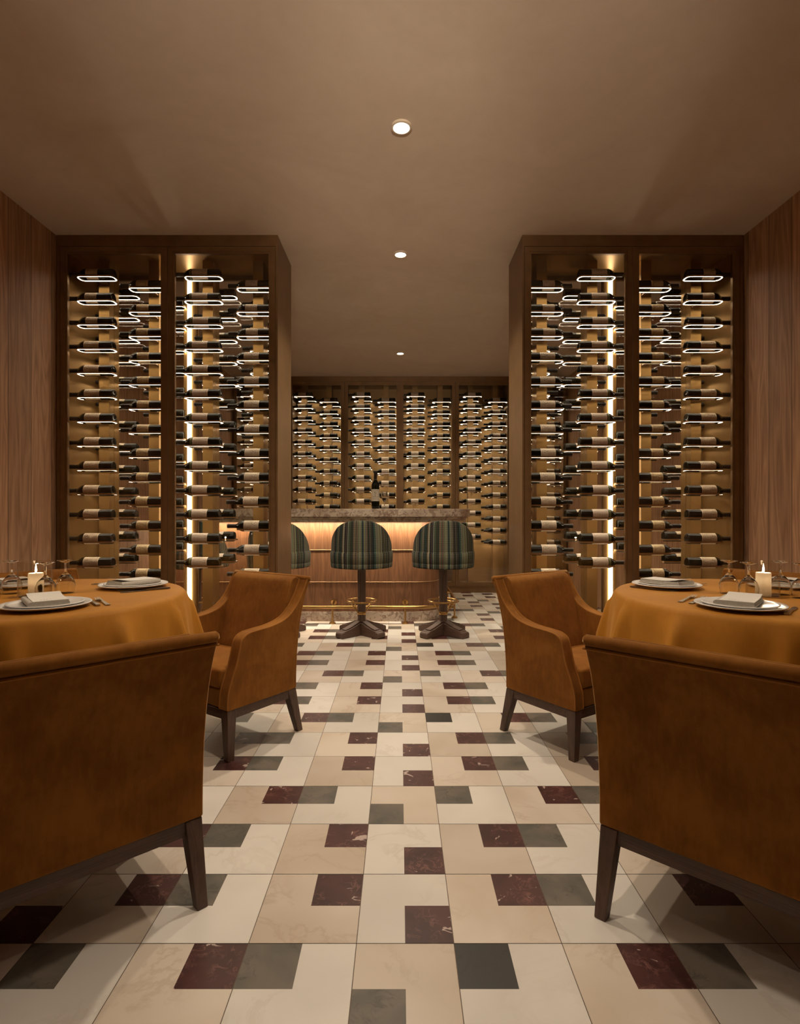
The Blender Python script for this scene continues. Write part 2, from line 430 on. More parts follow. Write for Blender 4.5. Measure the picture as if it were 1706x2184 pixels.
# ------------------------------------------------------------------ room
YB, YF = -2.8, 8.34
def room():
    bm = bmesh.new()
    lay = bm.loops.layers.float_color.new('slab')
    colx = [-0.113, 0.140]
    def col_edges(k):
        if k == 0: return -0.113, 0.140
        if k > 0: return 0.140 + 0.28 * (k - 1), 0.140 + 0.28 * k
        return -0.113 + 0.28 * k, -0.113 + 0.28 * (k + 1)
    rnd = random.Random(11)
    G = 0.0011
    def poly(pts, mi, c):
        pts = [(min(max(x, -HALF), HALF), min(max(y, YB), YF)) for x, y in pts]
        q = []
        for p in pts:
            if not q or (abs(p[0] - q[-1][0]) + abs(p[1] - q[-1][1])) > 1e-5: q.append(p)
        if len(q) > 1 and abs(q[0][0] - q[-1][0]) + abs(q[0][1] - q[-1][1]) < 1e-5: q.pop()
        if len(q) < 3: return
        ar = sum(q[i][0] * q[(i + 1) % len(q)][1] - q[(i + 1) % len(q)][0] * q[i][1] for i in range(len(q)))
        if abs(ar) < 1e-6: return
        f = bm.faces.new([bm.verts.new((x, y, 0)) for x, y in q]); f.material_index = mi
        for l in f.loops: l[lay] = c
    for n in range(-15, 26):
        y0, y1 = 1.183 + 0.28 * n + G, 1.183 + 0.28 * (n + 1) - G
        A = n % 3 == 0
        for k in range(-9, 10):
            x0, x1 = col_edges(k); x0 += G; x1 -= G
            if x1 < -HALF or x0 > HALF or y1 < YB or y0 > YF: continue
            m = k % 4
            if A: base, corner, ins = [('t', 'LL', 'g'), ('w', 'UL', 'g'), ('t', 'UR', 'm'), ('w', 'UL', 'g')][m]
            else: base, corner, ins = [('w', 'LR', 'm'), ('t', 'UR', 'm'), ('w', 'UL', 'g'), ('t', 'UR', 'm')][m]
            if A and m == 1 and (n // 3) % 2 == 0 and k == 1: ins = 'b'
            
            c1 = (rnd.random(), rnd.random(), rnd.random(), 1); c2 = (rnd.random(), rnd.random(), rnd.random(), 1)
            xm, ym = (x0 + x1) / 2, (y0 + y1) / 2
            if corner == 'UL':
                big = [(x0, y0), (x1, y0), (x1, y1), (xm, y1), (xm, ym), (x0, ym)]; sm = [(x0, ym), (xm, ym), (xm, y1), (x0, y1)]
            elif corner == 'UR':
                big = [(x0, y0), (x1, y0), (x1, ym), (xm, ym), (xm, y1), (x0, y1)]; sm = [(xm, ym), (x1, ym), (x1, y1), (xm, y1)]
            elif corner == 'LL':
                big = [(xm, y0), (x1, y0), (x1, y1), (x0, y1), (x0, ym), (xm, ym)]; sm = [(x0, y0), (xm, y0), (xm, ym), (x0, ym)]
            else:
                big = [(x0, y0), (xm, y0), (xm, ym), (x1, ym), (x1, y1), (x0, y1)]; sm = [(xm, y0), (x1, y0), (x1, ym), (xm, ym)]
            poly(big, {'w': 0, 't': 1}[base], c1); poly(sm, {'m': 2, 'g': 3, 'b': 4}[ins], c2)
    # grout bed with thickness
    bx(bm, -HALF, HALF, YB, YF, -0.08, -0.0015, 5)
    me = finish('floor', bm, [M['white_marble'], M['tan_marble'], M['maroon_marble'], M['grey_marble'], M['black_marble'], M['grout']])
    o = link('floor', me); o['kind'] = 'structure'
    for nm, x0, x1 in (('wall_left', -HALF - 0.12, -HALF), ('wall_right', HALF, HALF + 0.12)):
        bm = bmesh.new(); bx(bm, x0, x1, YB, YF, -0.08, CEIL + 0.08); structure(nm, bm, M['wall_wood'])
    bm = bmesh.new(); bx(bm, -HALF - .12, HALF + .12, YF, YF + 0.12, -0.08, CEIL + 0.08); structure('wall_back', bm, M['wall_wood_x'])
    bm = bmesh.new(); bx(bm, -HALF - .12, HALF + .12, YB - 0.12, YB, -0.08, CEIL + 0.08); structure('wall_front', bm, M['wall_wood_x'])
    bm = bmesh.new(); bx(bm, -HALF, HALF, YB, YF, CEIL, CEIL + 0.08); structure('ceiling', bm, M['plaster'])
room()

# ------------------------------------------------------------------ ceiling downlights
def downlight(x, y, label, power, blend=1.0, size=125):
    t = thing('ceiling_downlight', label, 'ceiling light', (x, y, CEIL), 0, 'recessed downlights in the ceiling')
    bm = bmesh.new(); lathe(bm, [(0.050, 0.0), (0.050, -0.010), (0.0405, -0.012), (0.0375, -0.001), (0.0375, 0.0)], 40, cap=False)
    obj('trim_ring', bm, M['trim_white'], t, True, 50)
    bm = bmesh.new(); lathe(bm, [(0.0, -0.0015), (0.0365, -0.0015), (0.0365, 0.0)], 36, cap=False)
    obj('lens', bm, M['downlight'], t)
    ld = bpy.data.lights.new('downlight_beam', 'SPOT'); ld.energy = power; ld.color = (1.0, 0.84, 0.65)
    ld.spot_size = R(size); ld.spot_blend = blend; ld.shadow_soft_size = 0.035
    lo = bpy.data.objects.new('downlight_beam', ld); C.objects.link(lo); lo.parent = t; lo.location = (0, 0, -0.03)
    return t
DL_P = 95.0
downlight(0.007, 2.745, 'nearest and largest round recessed downlight in the middle of the plaster ceiling', DL_P * 1.0)
downlight(0.004, 4.10, 'middle of the three round downlights, level with the tall cabinets', DL_P * 1.45)
downlight(0.004, 6.66, 'smallest and farthest round downlight, above the bar counter', DL_P * 1.3)
# ------------------------------------------------------------------ bottles and shelves
PITCH = 0.1655
RZ_ODD = 2.728          # light ring height of the highest shelf, columns A and C
RZ_EVEN = RZ_ODD - 0.0785
NROW = 13

BOT_PROF = [(0.0, 0.004), (0.022, 0.002), (0.032, 0.0), (0.036, 0.004), (0.0375, 0.012), (0.0380, 0.03), (0.0380, 0.196),
            (0.0370, 0.207), (0.033, 0.219), (0.0255, 0.231), (0.0185, 0.240), (0.0150, 0.248), (0.0142, 0.262), (0.0138, 0.300), (0.0, 0.3005)]
CAP_PROF = [(0.0152, 0.2475), (0.0149, 0.262), (0.0147, 0.297), (0.0156, 0.2985), (0.0156, 0.306), (0.0140, 0.309), (0.0, 0.309)]

def bottle_meshes(s, n=24):
    """bottle on its side; neck towards s*X, butt at x=-s*.131 so the neck tip is at s*.18"""
    def T(prof): return [(r, s * (h - 0.130)) for r, h in prof]
    bm = bmesh.new(); lathe(bm, T(BOT_PROF), n, 'X', False); body = finish('wine_bottle', bm, M['bottle'], True)
    bm = bmesh.new(); lathe(bm, T(CAP_PROF), max(10, n - 8), 'X', False); cap = finish('capsule', bm, M['capsule'], True, 50)
    return body, cap

def label_mesh(s, h0, h1, mat, arc=(60, 265), n=14, rad=0.03835, name='label'):
    """paper band on the body between heights h0..h1; arc measured in the YZ plane (180 = towards -Y)"""
    bm = bmesh.new(); uvl = bm.loops.layers.uv.new('UVMap'); rows = []
    for x in (h0, h1):
        rows.append([bm.verts.new((s * (x - 0.130), rad * math.cos(R(arc[0] + (arc[1] - arc[0]) * i / n)), rad * math.sin(R(arc[0] + (arc[1] - arc[0]) * i / n)))) for i in range(n + 1)])
    for i in range(n):
        f = bm.faces.new((rows[0][i], rows[0][i + 1], rows[1][i + 1], rows[1][i]))
        for l, uv in zip(f.loops, ((0, i / n), (0, (i + 1) / n), (1, (i + 1) / n), (1, i / n))): l[uvl].uv = uv
    me = bpy.data.meshes.new(name); bm.to_mesh(me); bm.free(); me.materials.append(mat)
    for p in me.polygons: p.use_smooth = True
    return me

BODY = {s: bottle_meshes(s) for s in (-1, 1)}
LABELS = {}
def get_label(s, kind):
    k = (s, kind)
    if k not in LABELS:
        spec = {'cream': (0.088, 0.192, 'label_cream'), 'cream_small': (0.102, 0.184, 'label_cream'), 'yellow': (0.104, 0.186, 'label_yellow'),
                'white': (0.080, 0.186, 'label_white'), 'pale': (0.086, 0.188, 'label_pale'), 'pale_small': (0.100, 0.182, 'label_pale')}[kind]
        LABELS[k] = label_mesh(s, spec[0], spec[1], M[spec[2]])
    return LABELS[k]
BANDS = {s: label_mesh(s, 0.190, 0.2035, M['green_band'], (0, 360), 24, 0.0384, 'neck_band') for s in (-1, 1)}

def bottle(x, y, z, s, kind, label, group, spin=0.0, parts=True):
    body, cap = BODY[s]
    o = link('wine_bottle', body, None, (x, y, z), (spin, 0, 0))
    tag(o, label, 'wine bottle', group)
    link('capsule', cap, o)
    link('label', get_label(s, kind), o)
    if kind == 'white':
        b = link('neck_band', BANDS[s], o); b['label'] = 'dull green paper band round the shoulder'
    return o

RW, RD = 0.258, 0.086
def shelf_meshes(sg):
    """holder plate with a slot for the bottle, an arm back to its post (towards sg*Y) and a lit ring underneath; origin = ring underside"""
    bm = bmesh.new()
    frame_loop(bm, rrect(RW, RD, 0.032, 4), rrect(RW - 0.018, RD - 0.018, 0.023, 4), 0.0028, 0.011)
    frame_loop(bm, rrect(RW, RD, 0.032, 4), rrect(RW - 0.0026, RD - 0.0026, 0.0307, 4), 0.0, 0.0028)
    bx(bm, -0.022, 0.022, sg * (RD / 2 - 0.006), sg * 0.104, 0.0032, 0.0105)
    plate = finish('display_shelf', bm, M['brass_shelf'], False)
    bm = bmesh.new(); frame_loop(bm, rrect(RW - 0.003, RD - 0.003, 0.0305, 4), rrect(RW - 0.0175, RD - 0.0175, 0.0233, 4), 0.0003, 0.0026)
    ring = finish('light_ring', bm, [M['brass_shelf'], M['led']])
    for p in ring.polygons:
        if p.normal.z < -0.9: p.material_index = 1
    return plate, ring
SHELF = {sg: shelf_meshes(sg) for sg in (1, -1)}
BZ = 0.011 + 0.0175           # bottle axis above the ring underside

ORD = ['top', 'second', 'third', 'fourth', 'fifth', 'sixth', 'seventh', 'eighth', 'ninth', 'tenth', 'eleventh', 'twelfth', 'thirteenth']

def door_frame(bm, x0, x1, z0, z1, w, y0, y1, lip=0.014):
    """mitred stiles and rails with a stepped inner lip"""
    def rect_frame(a0, a1, b0, b1, ww, ya, yb):
        o = [(a0, b0), (a1, b0), (a1, b1), (a0, b1)]; i = [(a0 + ww, b0 + ww), (a1 - ww, b0 + ww), (a1 - ww, b1 - ww), (a0 + ww, b1 - ww)]
        V = {}
        for nm, loop in (('o', o), ('i', i)):
            for y in (ya, yb): V[nm, y] = [bm.verts.new((p[0], y, p[1])) for p in loop]
        for k in range(4):
            j = (k + 1) % 4
            for q in ((V['o', ya][k], V['o', ya][j], V['i', ya][j], V['i', ya][k]), (V['o', yb][k], V['o', yb][j], V['i', yb][j], V['i', yb][k]),
                      (V['o', ya][k], V['o', ya][j], V['o', yb][j], V['o', yb][k]), (V['i', ya][k], V['i', ya][j], V['i', yb][j], V['i', yb][k])):
                bm.faces.new(q)
    rect_frame(x0, x1, z0, z1, w - lip, y0, y1)
    s = 1 if y1 > y0 else -1
    rect_frame(x0 + w - lip, x1 - w + lip, z0 + w - lip, z1 - w + lip, lip, y0 + s * 0.005, y1)

def add_shelf(root, x, y, z, sg):
    plate, ring = SHELF[sg]
    p = link('display_shelf', plate, root, (x, y, z)); link('light_ring', ring, p)
    return p

# ------------------------------------------------------------------ the two tall glass cabinets
CY = 4.06
YFR, YBK = 3.824, 4.296
YS_F, YS_R = 3.888, 4.233      # middle of the front and rear shelves
POSTS = [2.10, 1.746, 1.364, 1.006]
def glass_cabinet(side):
    sg = -1 if side == 'left' else 1
    root = thing('wine_cabinet', f'tall bronze framed glass wine cabinet with lit shelves, standing against the {side} wall', 'wine cabinet', (sg * 1.58, CY, 0), 0, 'glass wine cabinets flanking the aisle')
    X = lambda u: sg * (2.33 - u) - sg * 1.58            # u counted from the wall
    f, b = YFR - CY, YBK - CY
    bm = bmesh.new()
    bx(bm, X(0), X(1.5), f + 0.012, b - 0.012, 0.0, 0.085)                 # plinth
    bx(bm, X(0), X(1.5), f, b, 0.085, 0.097)
    bx(bm, X(0), X(1.5), f, b, 2.924, 2.999)                               # head
    bx(bm, X(0), X(0.022), f, b, 0.097, 2.924)                             # wall stile
    bx(bm, X(1.486), X(1.5), f, b, 0.097, 2.924)                           # end panel
    obj('carcass', bm, M['bronze'], root)
    bm = bmesh.new()                                                       # brass lining
    bx(bm, X(0.022), X(0.050), f + 0.03, b - 0.03, 0.10, 2.922)
    bx(bm, X(1.458), X(1.485), f + 0.03, b - 0.03, 0.10, 2.922)
    bx(bm, X(0.050), X(1.458), f + 0.03, b - 0.03, 0.098, 0.112)
    obj('lining', bm, M['brass'], root)
    bm = bmesh.new(); bx(bm, X(0.050), X(1.458), f + 0.03, b - 0.03, 2.906, 2.9225); obj('soffit', bm, M['brass'], root)
    for (u0, u1) in ((0.0245, 0.7505), (0.7535, 1.4835)):
        for (ya, yb) in ((f, f + 0.028), (b, b - 0.028)):
            bm = bmesh.new(); door_frame(bm, min(X(u0), X(u1)), max(X(u0), X(u1)), 0.1, 2.921, 0.046, ya, yb)
            d = obj('door', bm, M['bronze'], root)
            bm = bmesh.new(); yg = ya + (0.009 if yb > ya else -0.009)
            bx(bm, X(u0 + 0.036), X(u1 - 0.036), yg, yg + (0.005 if yb > ya else -0.005), 0.137, 2.884)
            obj('pane', bm, M['pane'], d)
    bm = bmesh.new(); bx(bm, X(0.707), X(0.797), 0.170, 0.205, 0.112, 2.905); obj('light_post', bm, M['brass'], root)
    bm = bmesh.new(); bx(bm, X(0.738), X(0.766), 0.158, 0.1695, 0.13, 2.87); obj('strip_light', bm, M['strip'], root)
    for px in POSTS:
        bm = bmesh.new(); x = sg * px - sg * 1.58
        bx(bm, x - 0.0365, x + 0.0365, 4.0 - CY, 4.068 - CY, 0.112, 2.905)
        bx(bm, x - 0.0345, x + 0.0345, 4.068 - CY, 4.072 - CY, 0.112, 2.905)
        bx(bm, x - 0.0365, x + 0.0365, 4.072 - CY, 4.14 - CY, 0.112, 2.905)
        obj('post', bm, M['brass'], root)
    names = ['wall side', 'second', 'third', 'aisle side']
    names = {'left': ['first', 'second', 'third', 'fourth'], 'right': ['fourth', 'third', 'second', 'first']}[side]
    for ci, px in enumerate(POSTS):
        even = ci % 2 == 1
        z0 = RZ_EVEN if even else RZ_ODD
        xw = sg * px; xs = xw - sg * 0.012 - sg * 1.58
        for r in range(NROW):
            z = z0 - PITCH * r
            for front in (True, False):
                if not front and r == 12 and ci in (1, 3): continue         # behind table and chair in the photo
                y = YS_F if front else YS_R
                add_shelf(root, xs, y - CY, z, 1 if front else -1)
                kind = [('cream_small' if r < 3 else 'cream'), 'yellow', 'white', ('pale_small' if r < 3 else 'pale')][ci]
                look = {'cream': 'cream label', 'cream_small': 'short cream label', 'yellow': 'yellowed label', 'white': 'white label and green band', 'pale': 'pale label', 'pale_small': 'short pale label'}[kind]
                if front:
                    lab = f'wine bottle, {look}, {ORD[r]} of {names[ci]} front column, {side} glass cabinet'
                else:
                    lab = f'wine bottle turned away, {ORD[r]} of {names[ci]} rear column, {side} glass cabinet'
                rr = random.Random(ci * 100 + r)
                dx = rr.uniform(-0.004, 0.004) - (0.0 if r < 9 else sg * -0.006)
                spin = (R(-8) + R(rr.uniform(-7, 7))) if front else R(-114 + rr.uniform(-6, 6))
                bottle(xw + dx, y, z + BZ, sg, kind, lab, f'wine bottles in the {side} glass cabinet', spin)
for s_ in ('left', 'right'): glass_cabinet(s_)

# ------------------------------------------------------------------ the wall of cabinets behind the bar
BF, BB = 7.81, 8.325
BYF, BYR = 7.885, 8.215
COLS = [-2.11, -1.75, -1.359, -1.004, -0.55, -0.197, 0.212, 0.569, 1.0, 1.352, 1.75, 2.11]
stuff_pos = []
def back_cabinet(k):
    cx = -1.925 + 0.77 * k
    place = ['at the left wall', 'second from the left wall', 'left of the middle', 'right of the middle', 'second from the right wall', 'at the right wall'][k]
    root = thing('wine_cabinet', f'brass backed wine cabinet in the wall behind the bar, {place}', 'wine cabinet', (cx, (BF + BB) / 2, 0), 0, 'wine cabinets along the back wall')
    f, b = BF - (BF + BB) / 2, BB - (BF + BB) / 2
    w = 0.3845
    bm = bmesh.new()
    bx(bm, -w, w, f + 0.012, b, 0, 0.085); bx(bm, -w, w, f, b, 0.085, 0.095)
    bx(bm, -w, w, f, b, 2.926, 2.999)
    bx(bm, -w, -w + 0.016, f + 0.032, b, 0.095, 2.926); bx(bm, w - 0.016, w, f + 0.032, b, 0.095, 2.926)
    obj('carcass', bm, M['bronze'], root)
    bm = bmesh.new(); bx(bm, -w + 0.016, w - 0.016, b - 0.02, b, 0.095, 2.926)
    bx(bm, -w + 0.0165, w - 0.0165, f + 0.04, b - 0.02, 0.095, 0.105)
    obj('back_panel', bm, M['brass_back'], root)
    bm = bmesh.new(); door_frame(bm, -w + 0.0015, w - 0.0015, 0.0975, 2.9235, 0.046, f, f + 0.028)
    d = obj('door', bm, M['bronze'], root)
    bm = bmesh.new(); bx(bm, -w + 0.037, w - 0.037, f + 0.009, f + 0.014, 0.135, 2.886); obj('pane', bm, M['pane'], d)
    for j in (0, 1):
        ci = 2 * k + j; px = COLS[ci] - cx
        yc = (BF + BB) / 2
        bm = bmesh.new(); bx(bm, px - 0.0365, px + 0.0365, 7.99 - yc, 8.111 - yc, 0.105, 2.925); obj('post', bm, M['brass_back'], root)
        z0 = RZ_EVEN if j else RZ_ODD
        for r in range(NROW):
            z = z0 - PITCH * r
            if r > 9 and k < 4 and k > 1: continue          # out of sight below the counter
            add_shelf(root, px + 0.012, BYF - yc, z, 1); add_shelf(root, px + 0.012, BYR - yc, z, -1)
            kind = ['cream', 'yellow', 'cream', 'yellow', 'white', 'pale', 'pale', 'yellow', 'white', 'pale', 'pale', 'yellow'][ci]
            if 1 <= k <= 4 and (r <= 9 or (k == 4)):
                look = {'cream': 'cream label', 'yellow': 'yellowed label', 'white': 'white label', 'pale': 'pale label'}[kind]
                nm = ['', '', 'first', 'second', 'third', 'fourth', 'fifth', 'sixth', 'seventh', 'eighth', '', ''][ci]
                rr = random.Random(ci * 31 + r)
                kk = kind
                bottle(COLS[ci] + rr.uniform(-.004, .004), BYF, z + BZ, -1, kk,
                       f'wine bottle, {look}, {ORD[r]} of {nm} column in view, behind the bar', 'wine bottles in the cabinets behind the bar', R(-8 + rr.uniform(-7, 7)))
            else: stuff_pos.append((COLS[ci], BYF, z + BZ, 0))
            stuff_pos.append((COLS[ci], BYR, z + BZ, 1))
for k_ in range(6): back_cabinet(k_)

bm = bmesh.new()
for (x, y, z, rear) in stuff_pos:
    st = len(bm.verts)
    before = set(bm.verts)
    lathe(bm, [(r, -(h - 0.130)) for r, h in BOT_PROF[1:-1]], 12, 'X', True)
    vs = [v for v in bm.verts if v not in before] if False else None
    bm.verts.ensure_lookup_table()
    for v in bm.verts[st:]: v.co += Vector((x, y, z))
    if not rear:
        st = len(bm.verts); n = 8; rows = []
        for h in (0.09, 0.19):
            rows.append([bm.verts.new((-(h - 0.130) + x, y + 0.0385 * math.cos(R(60 + 205 * i / n)), z + 0.0385 * math.sin(R(60 + 205 * i / n)))) for i in range(n + 1)])
        for i in range(n): bm.faces.new((rows[0][i], rows[0][i + 1], rows[1][i + 1], rows[1][i])).material_index = 1
me = bpy.data.meshes.new('wine_bottles'); bm.to_mesh(me); bm.free()
me.materials.append(M['bottle']); me.materials.append(M['label_cream'])
for p in me.polygons: p.use_smooth = True
o = link('wine_bottles', me)
tag(o, 'remaining dark bottles on the rear shelves and far ends of the cabinets behind the bar', 'wine bottles', None, 'stuff')

# ------------------------------------------------------------------ bar counter
def offset_path(front_y, right_x, rad, back_y, inner_x, left_x, depth):
    """outline of an L-shaped bar with a rounded outer corner"""
    pts = [(left_x, front_y)]
    cx, cy = right_x - rad, front_y + rad
    for i in range(17):
        a = R(-90 + 90 * i / 16); pts.append((cx + rad * math.cos(a), cy + rad * math.sin(a)))
    pts += [(right_x, back_y), (inner_x, back_y), (inner_x, front_y + depth), (left_x, front_y + depth)]
    return pts
def face_path(front_y, right_x, rad, back_y, left_x, z):
    pts = [(left_x, front_y, z)]; cx, cy = right_x - rad, front_y + rad
    for i in range(21):
        a = R(-90 + 90 * i / 20); pts.append((cx + rad * math.cos(a), cy + rad * math.sin(a), z))
    pts.append((right_x, back_y, z)); return pts

bar = thing('bar_counter', 'long oak bar with rounded end and veined marble top, behind the plaid stools', 'bar', (-0.8, 6.1, 0))
def BL(p): return tuple([p[0] + 0.8, p[1] - 6.1] + list(p[2:]))
XL = -2.325
bm = bmesh.new(); prism(bm, [BL(p) for p in offset_path(5.78, 0.42, 0.27, 7.25, -0.12, XL, 0.54)], 0.098, 1.03, 'Z'); obj('counter_body', bm, M['bar_wood'], bar, True, 30)
bm = bmesh.new(); prism(bm, [BL(p) for p in offset_path(5.772, 0.428, 0.277, 7.26, -0.128, XL, 0.556)], 0.0, 0.098, 'Z'); obj('plinth', bm, M['counter'], bar, True, 30)
bm = bmesh.new()
prism(bm, [BL(p) for p in offset_path(5.48, 0.745, 0.57, 7.30, -0.16, XL, 0.88)], 1.072, 1.152, 'Z')
prism(bm, [BL(p) for p in offset_path(5.505, 0.72, 0.545, 7.28, -0.14, XL, 0.84)], 1.052, 1.072, 'Z')
prism(bm, [BL(p) for p in offset_path(5.52, 0.705, 0.53, 7.27, -0.13, XL, 0.82)], 1.030, 1.052, 'Z')
frame_loop(bm, [BL(p) for p in offset_path(5.52, 0.705, 0.53, 7.27, -0.13, XL, 0.82)], [BL(p) for p in offset_path(5.537, 0.688, 0.513, 7.255, -0.113, XL + 0.01, 0.78)], 1.020, 1.0302)
obj('worktop', bm, M['counter'], bar, True, 30, bevel=0.004)
for z in (0.73, 0.402):
    bm = bmesh.new(); tube(bm, [BL(p) for p in face_path(5.777, 0.423, 0.273, 7.25, XL, z)], 0.0042, 8); obj('brass_bead', bm, M['brass_shelf'], bar, True, 60)
bm = bmesh.new(); tube(bm, [BL(p) for p in face_path(5.742, 0.46, 0.31, 7.24, XL, 1.0238)], 0.0058, 8); obj('under_light', bm, M['under_bar'], bar)
# brass foot rail on posts, a fitting of the bar
bm = bmesh.new(); tube(bm, [BL(p) for p in face_path(5.655, 0.60, 0.44, 7.2, XL, 0.165)], 0.0165, 14); obj('foot_rail', bm, M['gold'], bar, True, 60)
for px, py, bxx, byy in ((-2.0, 5.655, -2.0, 5.78), (-1.34, 5.655, -1.34, 5.78), (-0.677, 5.655, -0.677, 5.78), (0.052, 5.655, 0.052, 5.78), (0.575, 5.95, 0.40, 6.0), (0.60, 6.6, 0.42, 6.6), (0.60, 7.1, 0.42, 7.1)):
    bm = bmesh.new()
    q = BL((px, py)); e = BL((bxx, byy))
    tube(bm, [(q[0], q[1], 0.0), (q[0], q[1], 0.165)], 0.0095, 12)
    lathe_off = bmesh.new(); lathe_off.free()
    tube(bm, [(q[0], q[1], 0.0), (q[0], q[1], 0.012)], 0.032, 16)
    tube(bm, [(q[0], q[1], 0.012), (q[0], q[1], 0.024)], 0.022, 16)
    obj('rail_post', bm, M['gold'], bar, True, 40)
    bm = bmesh.new(); d = (Vector((*e, 0.20)) - Vector((*q, 0.168)))
    tube(bm, [(q[0], q[1], 0.168), (e[0], e[1], 0.20)], 0.010, 10)
    tube(bm, [Vector((*e, 0.20)) - d * 0.12, Vector((*e, 0.20))], 0.03, 16)
    obj('rail_bracket', bm, M['gold'], bar, True, 40)
for i_ in range(3):
    ld = bpy.data.lights.new('bar_cove', 'AREA'); ld.shape = 'RECTANGLE'; ld.size = 0.85; ld.size_y = 0.02; ld.energy = 9.5; ld.color = (1.0, 0.86, 0.66)
    lo = bpy.data.objects.new('bar_cove', ld); C.objects.link(lo); lo.parent = bar
    lo.location = (-1.9 + 0.9 * i_ + 0.8 + 0.05, 5.70 - 6.1, 1.026)

# bottle and wine glass on the bar
def standing_bottle(x, y, z, label):
    k = 1.19
    bm = bmesh.new(); lathe(bm, [(r * 1.06, h * k) for r, h in BOT_PROF], 28, 'Z', False)
    o = obj('wine_bottle', bm, M['bottle'], None, True, 60, (x, y, z)); tag(o, label, 'wine bottle')
    bm = bmesh.new(); lathe(bm, [(r * 1.06, h * k) for r, h in CAP_PROF], 20, 'Z', False); obj('capsule', bm, M['capsule'], o, True, 50)
    bm = bmesh.new(); lathe(bm, [(0.0166, 0.243 * k), (0.0162, 0.253 * k)], 20, 'Z', False); obj('neck_band', bm, M['green_band'], o, True)
    me = label_mesh(1, 0.130 + 0.078, 0.130 + 0.198, M['label_plain'], (90, 270), 18, 0.0407)
    l = link('label', me, o, (0, 0, 0), (0, R(-90), 0)); l.rotation_euler = (0, R(-90), 0)
    l['label'] = 'ivory label with a dark engraved picture'
    return o
standing_bottle(-0.249, 5.72, 1.152, 'tall dark wine bottle with ivory label standing upright on the marble bar')

def wine_glass(name, x, y, z, h, rb, label, group=None, flip=False, filled=False):
    """stemmed glass, thin double wall; flip = standing on its rim"""
    bowl = h * 0.58; st = h - bowl
    outer = [(rb * 0.92, 0.0), (rb * 0.30 if False else rb * 0.92, 0.0)]
    prof = [(0.0, 0.0), (rb * 0.86, 0.0), (rb * 0.88, 0.002), (rb * 0.55, 0.006), (0.0055, 0.012), (0.0042, 0.02), (0.0042, st - 0.014), (0.008, st - 0.004),
            (rb * 0.45, st + bowl * 0.07), (rb * 0.80, st + bowl * 0.26), (rb * 0.98, st + bowl * 0.50), (rb * 0.99, st + bowl * 0.64), (rb * 0.86, h), 
            (rb * 0.86 - 0.0012, h), (rb * 0.99 - 0.0014, st + bowl * 0.64), (rb * 0.98 - 0.0014, st + bowl * 0.50), (rb * 0.80 - 0.0016, st + bowl * 0.27), (rb * 0.44, st + bowl * 0.10), (0.0, st + 0.006)]
    if flip: prof = [(r, h - q) for r, q in prof]
    bm = bmesh.new(); lathe(bm, prof, 40, 'Z', False)
    o = obj(name, bm, M['clear'], None, True, 70, (x, y, z)); tag(o, label, 'wine glass', group)
    if filled:
        bm = bmesh.new()
        lathe(bm, [(0.0, st + 0.008), (rb * 0.43, st + bowl * 0.11), (rb * 0.79 - 0.002, st + bowl * 0.275), (rb * 0.86 - 0.002, st + bowl * 0.33), (0.0, st + bowl * 0.33)], 36, 'Z', False)
        w = obj('red_wine', bm, M['wine'], o, True, 60); w['label'] = 'dark red wine filling the lower bowl'
    return o
wine_glass('wine_glass', -0.158, 5.70, 1.152, 0.178, 0.034, 'stemmed glass with a little red wine beside the bottle on the bar', None, False, True)

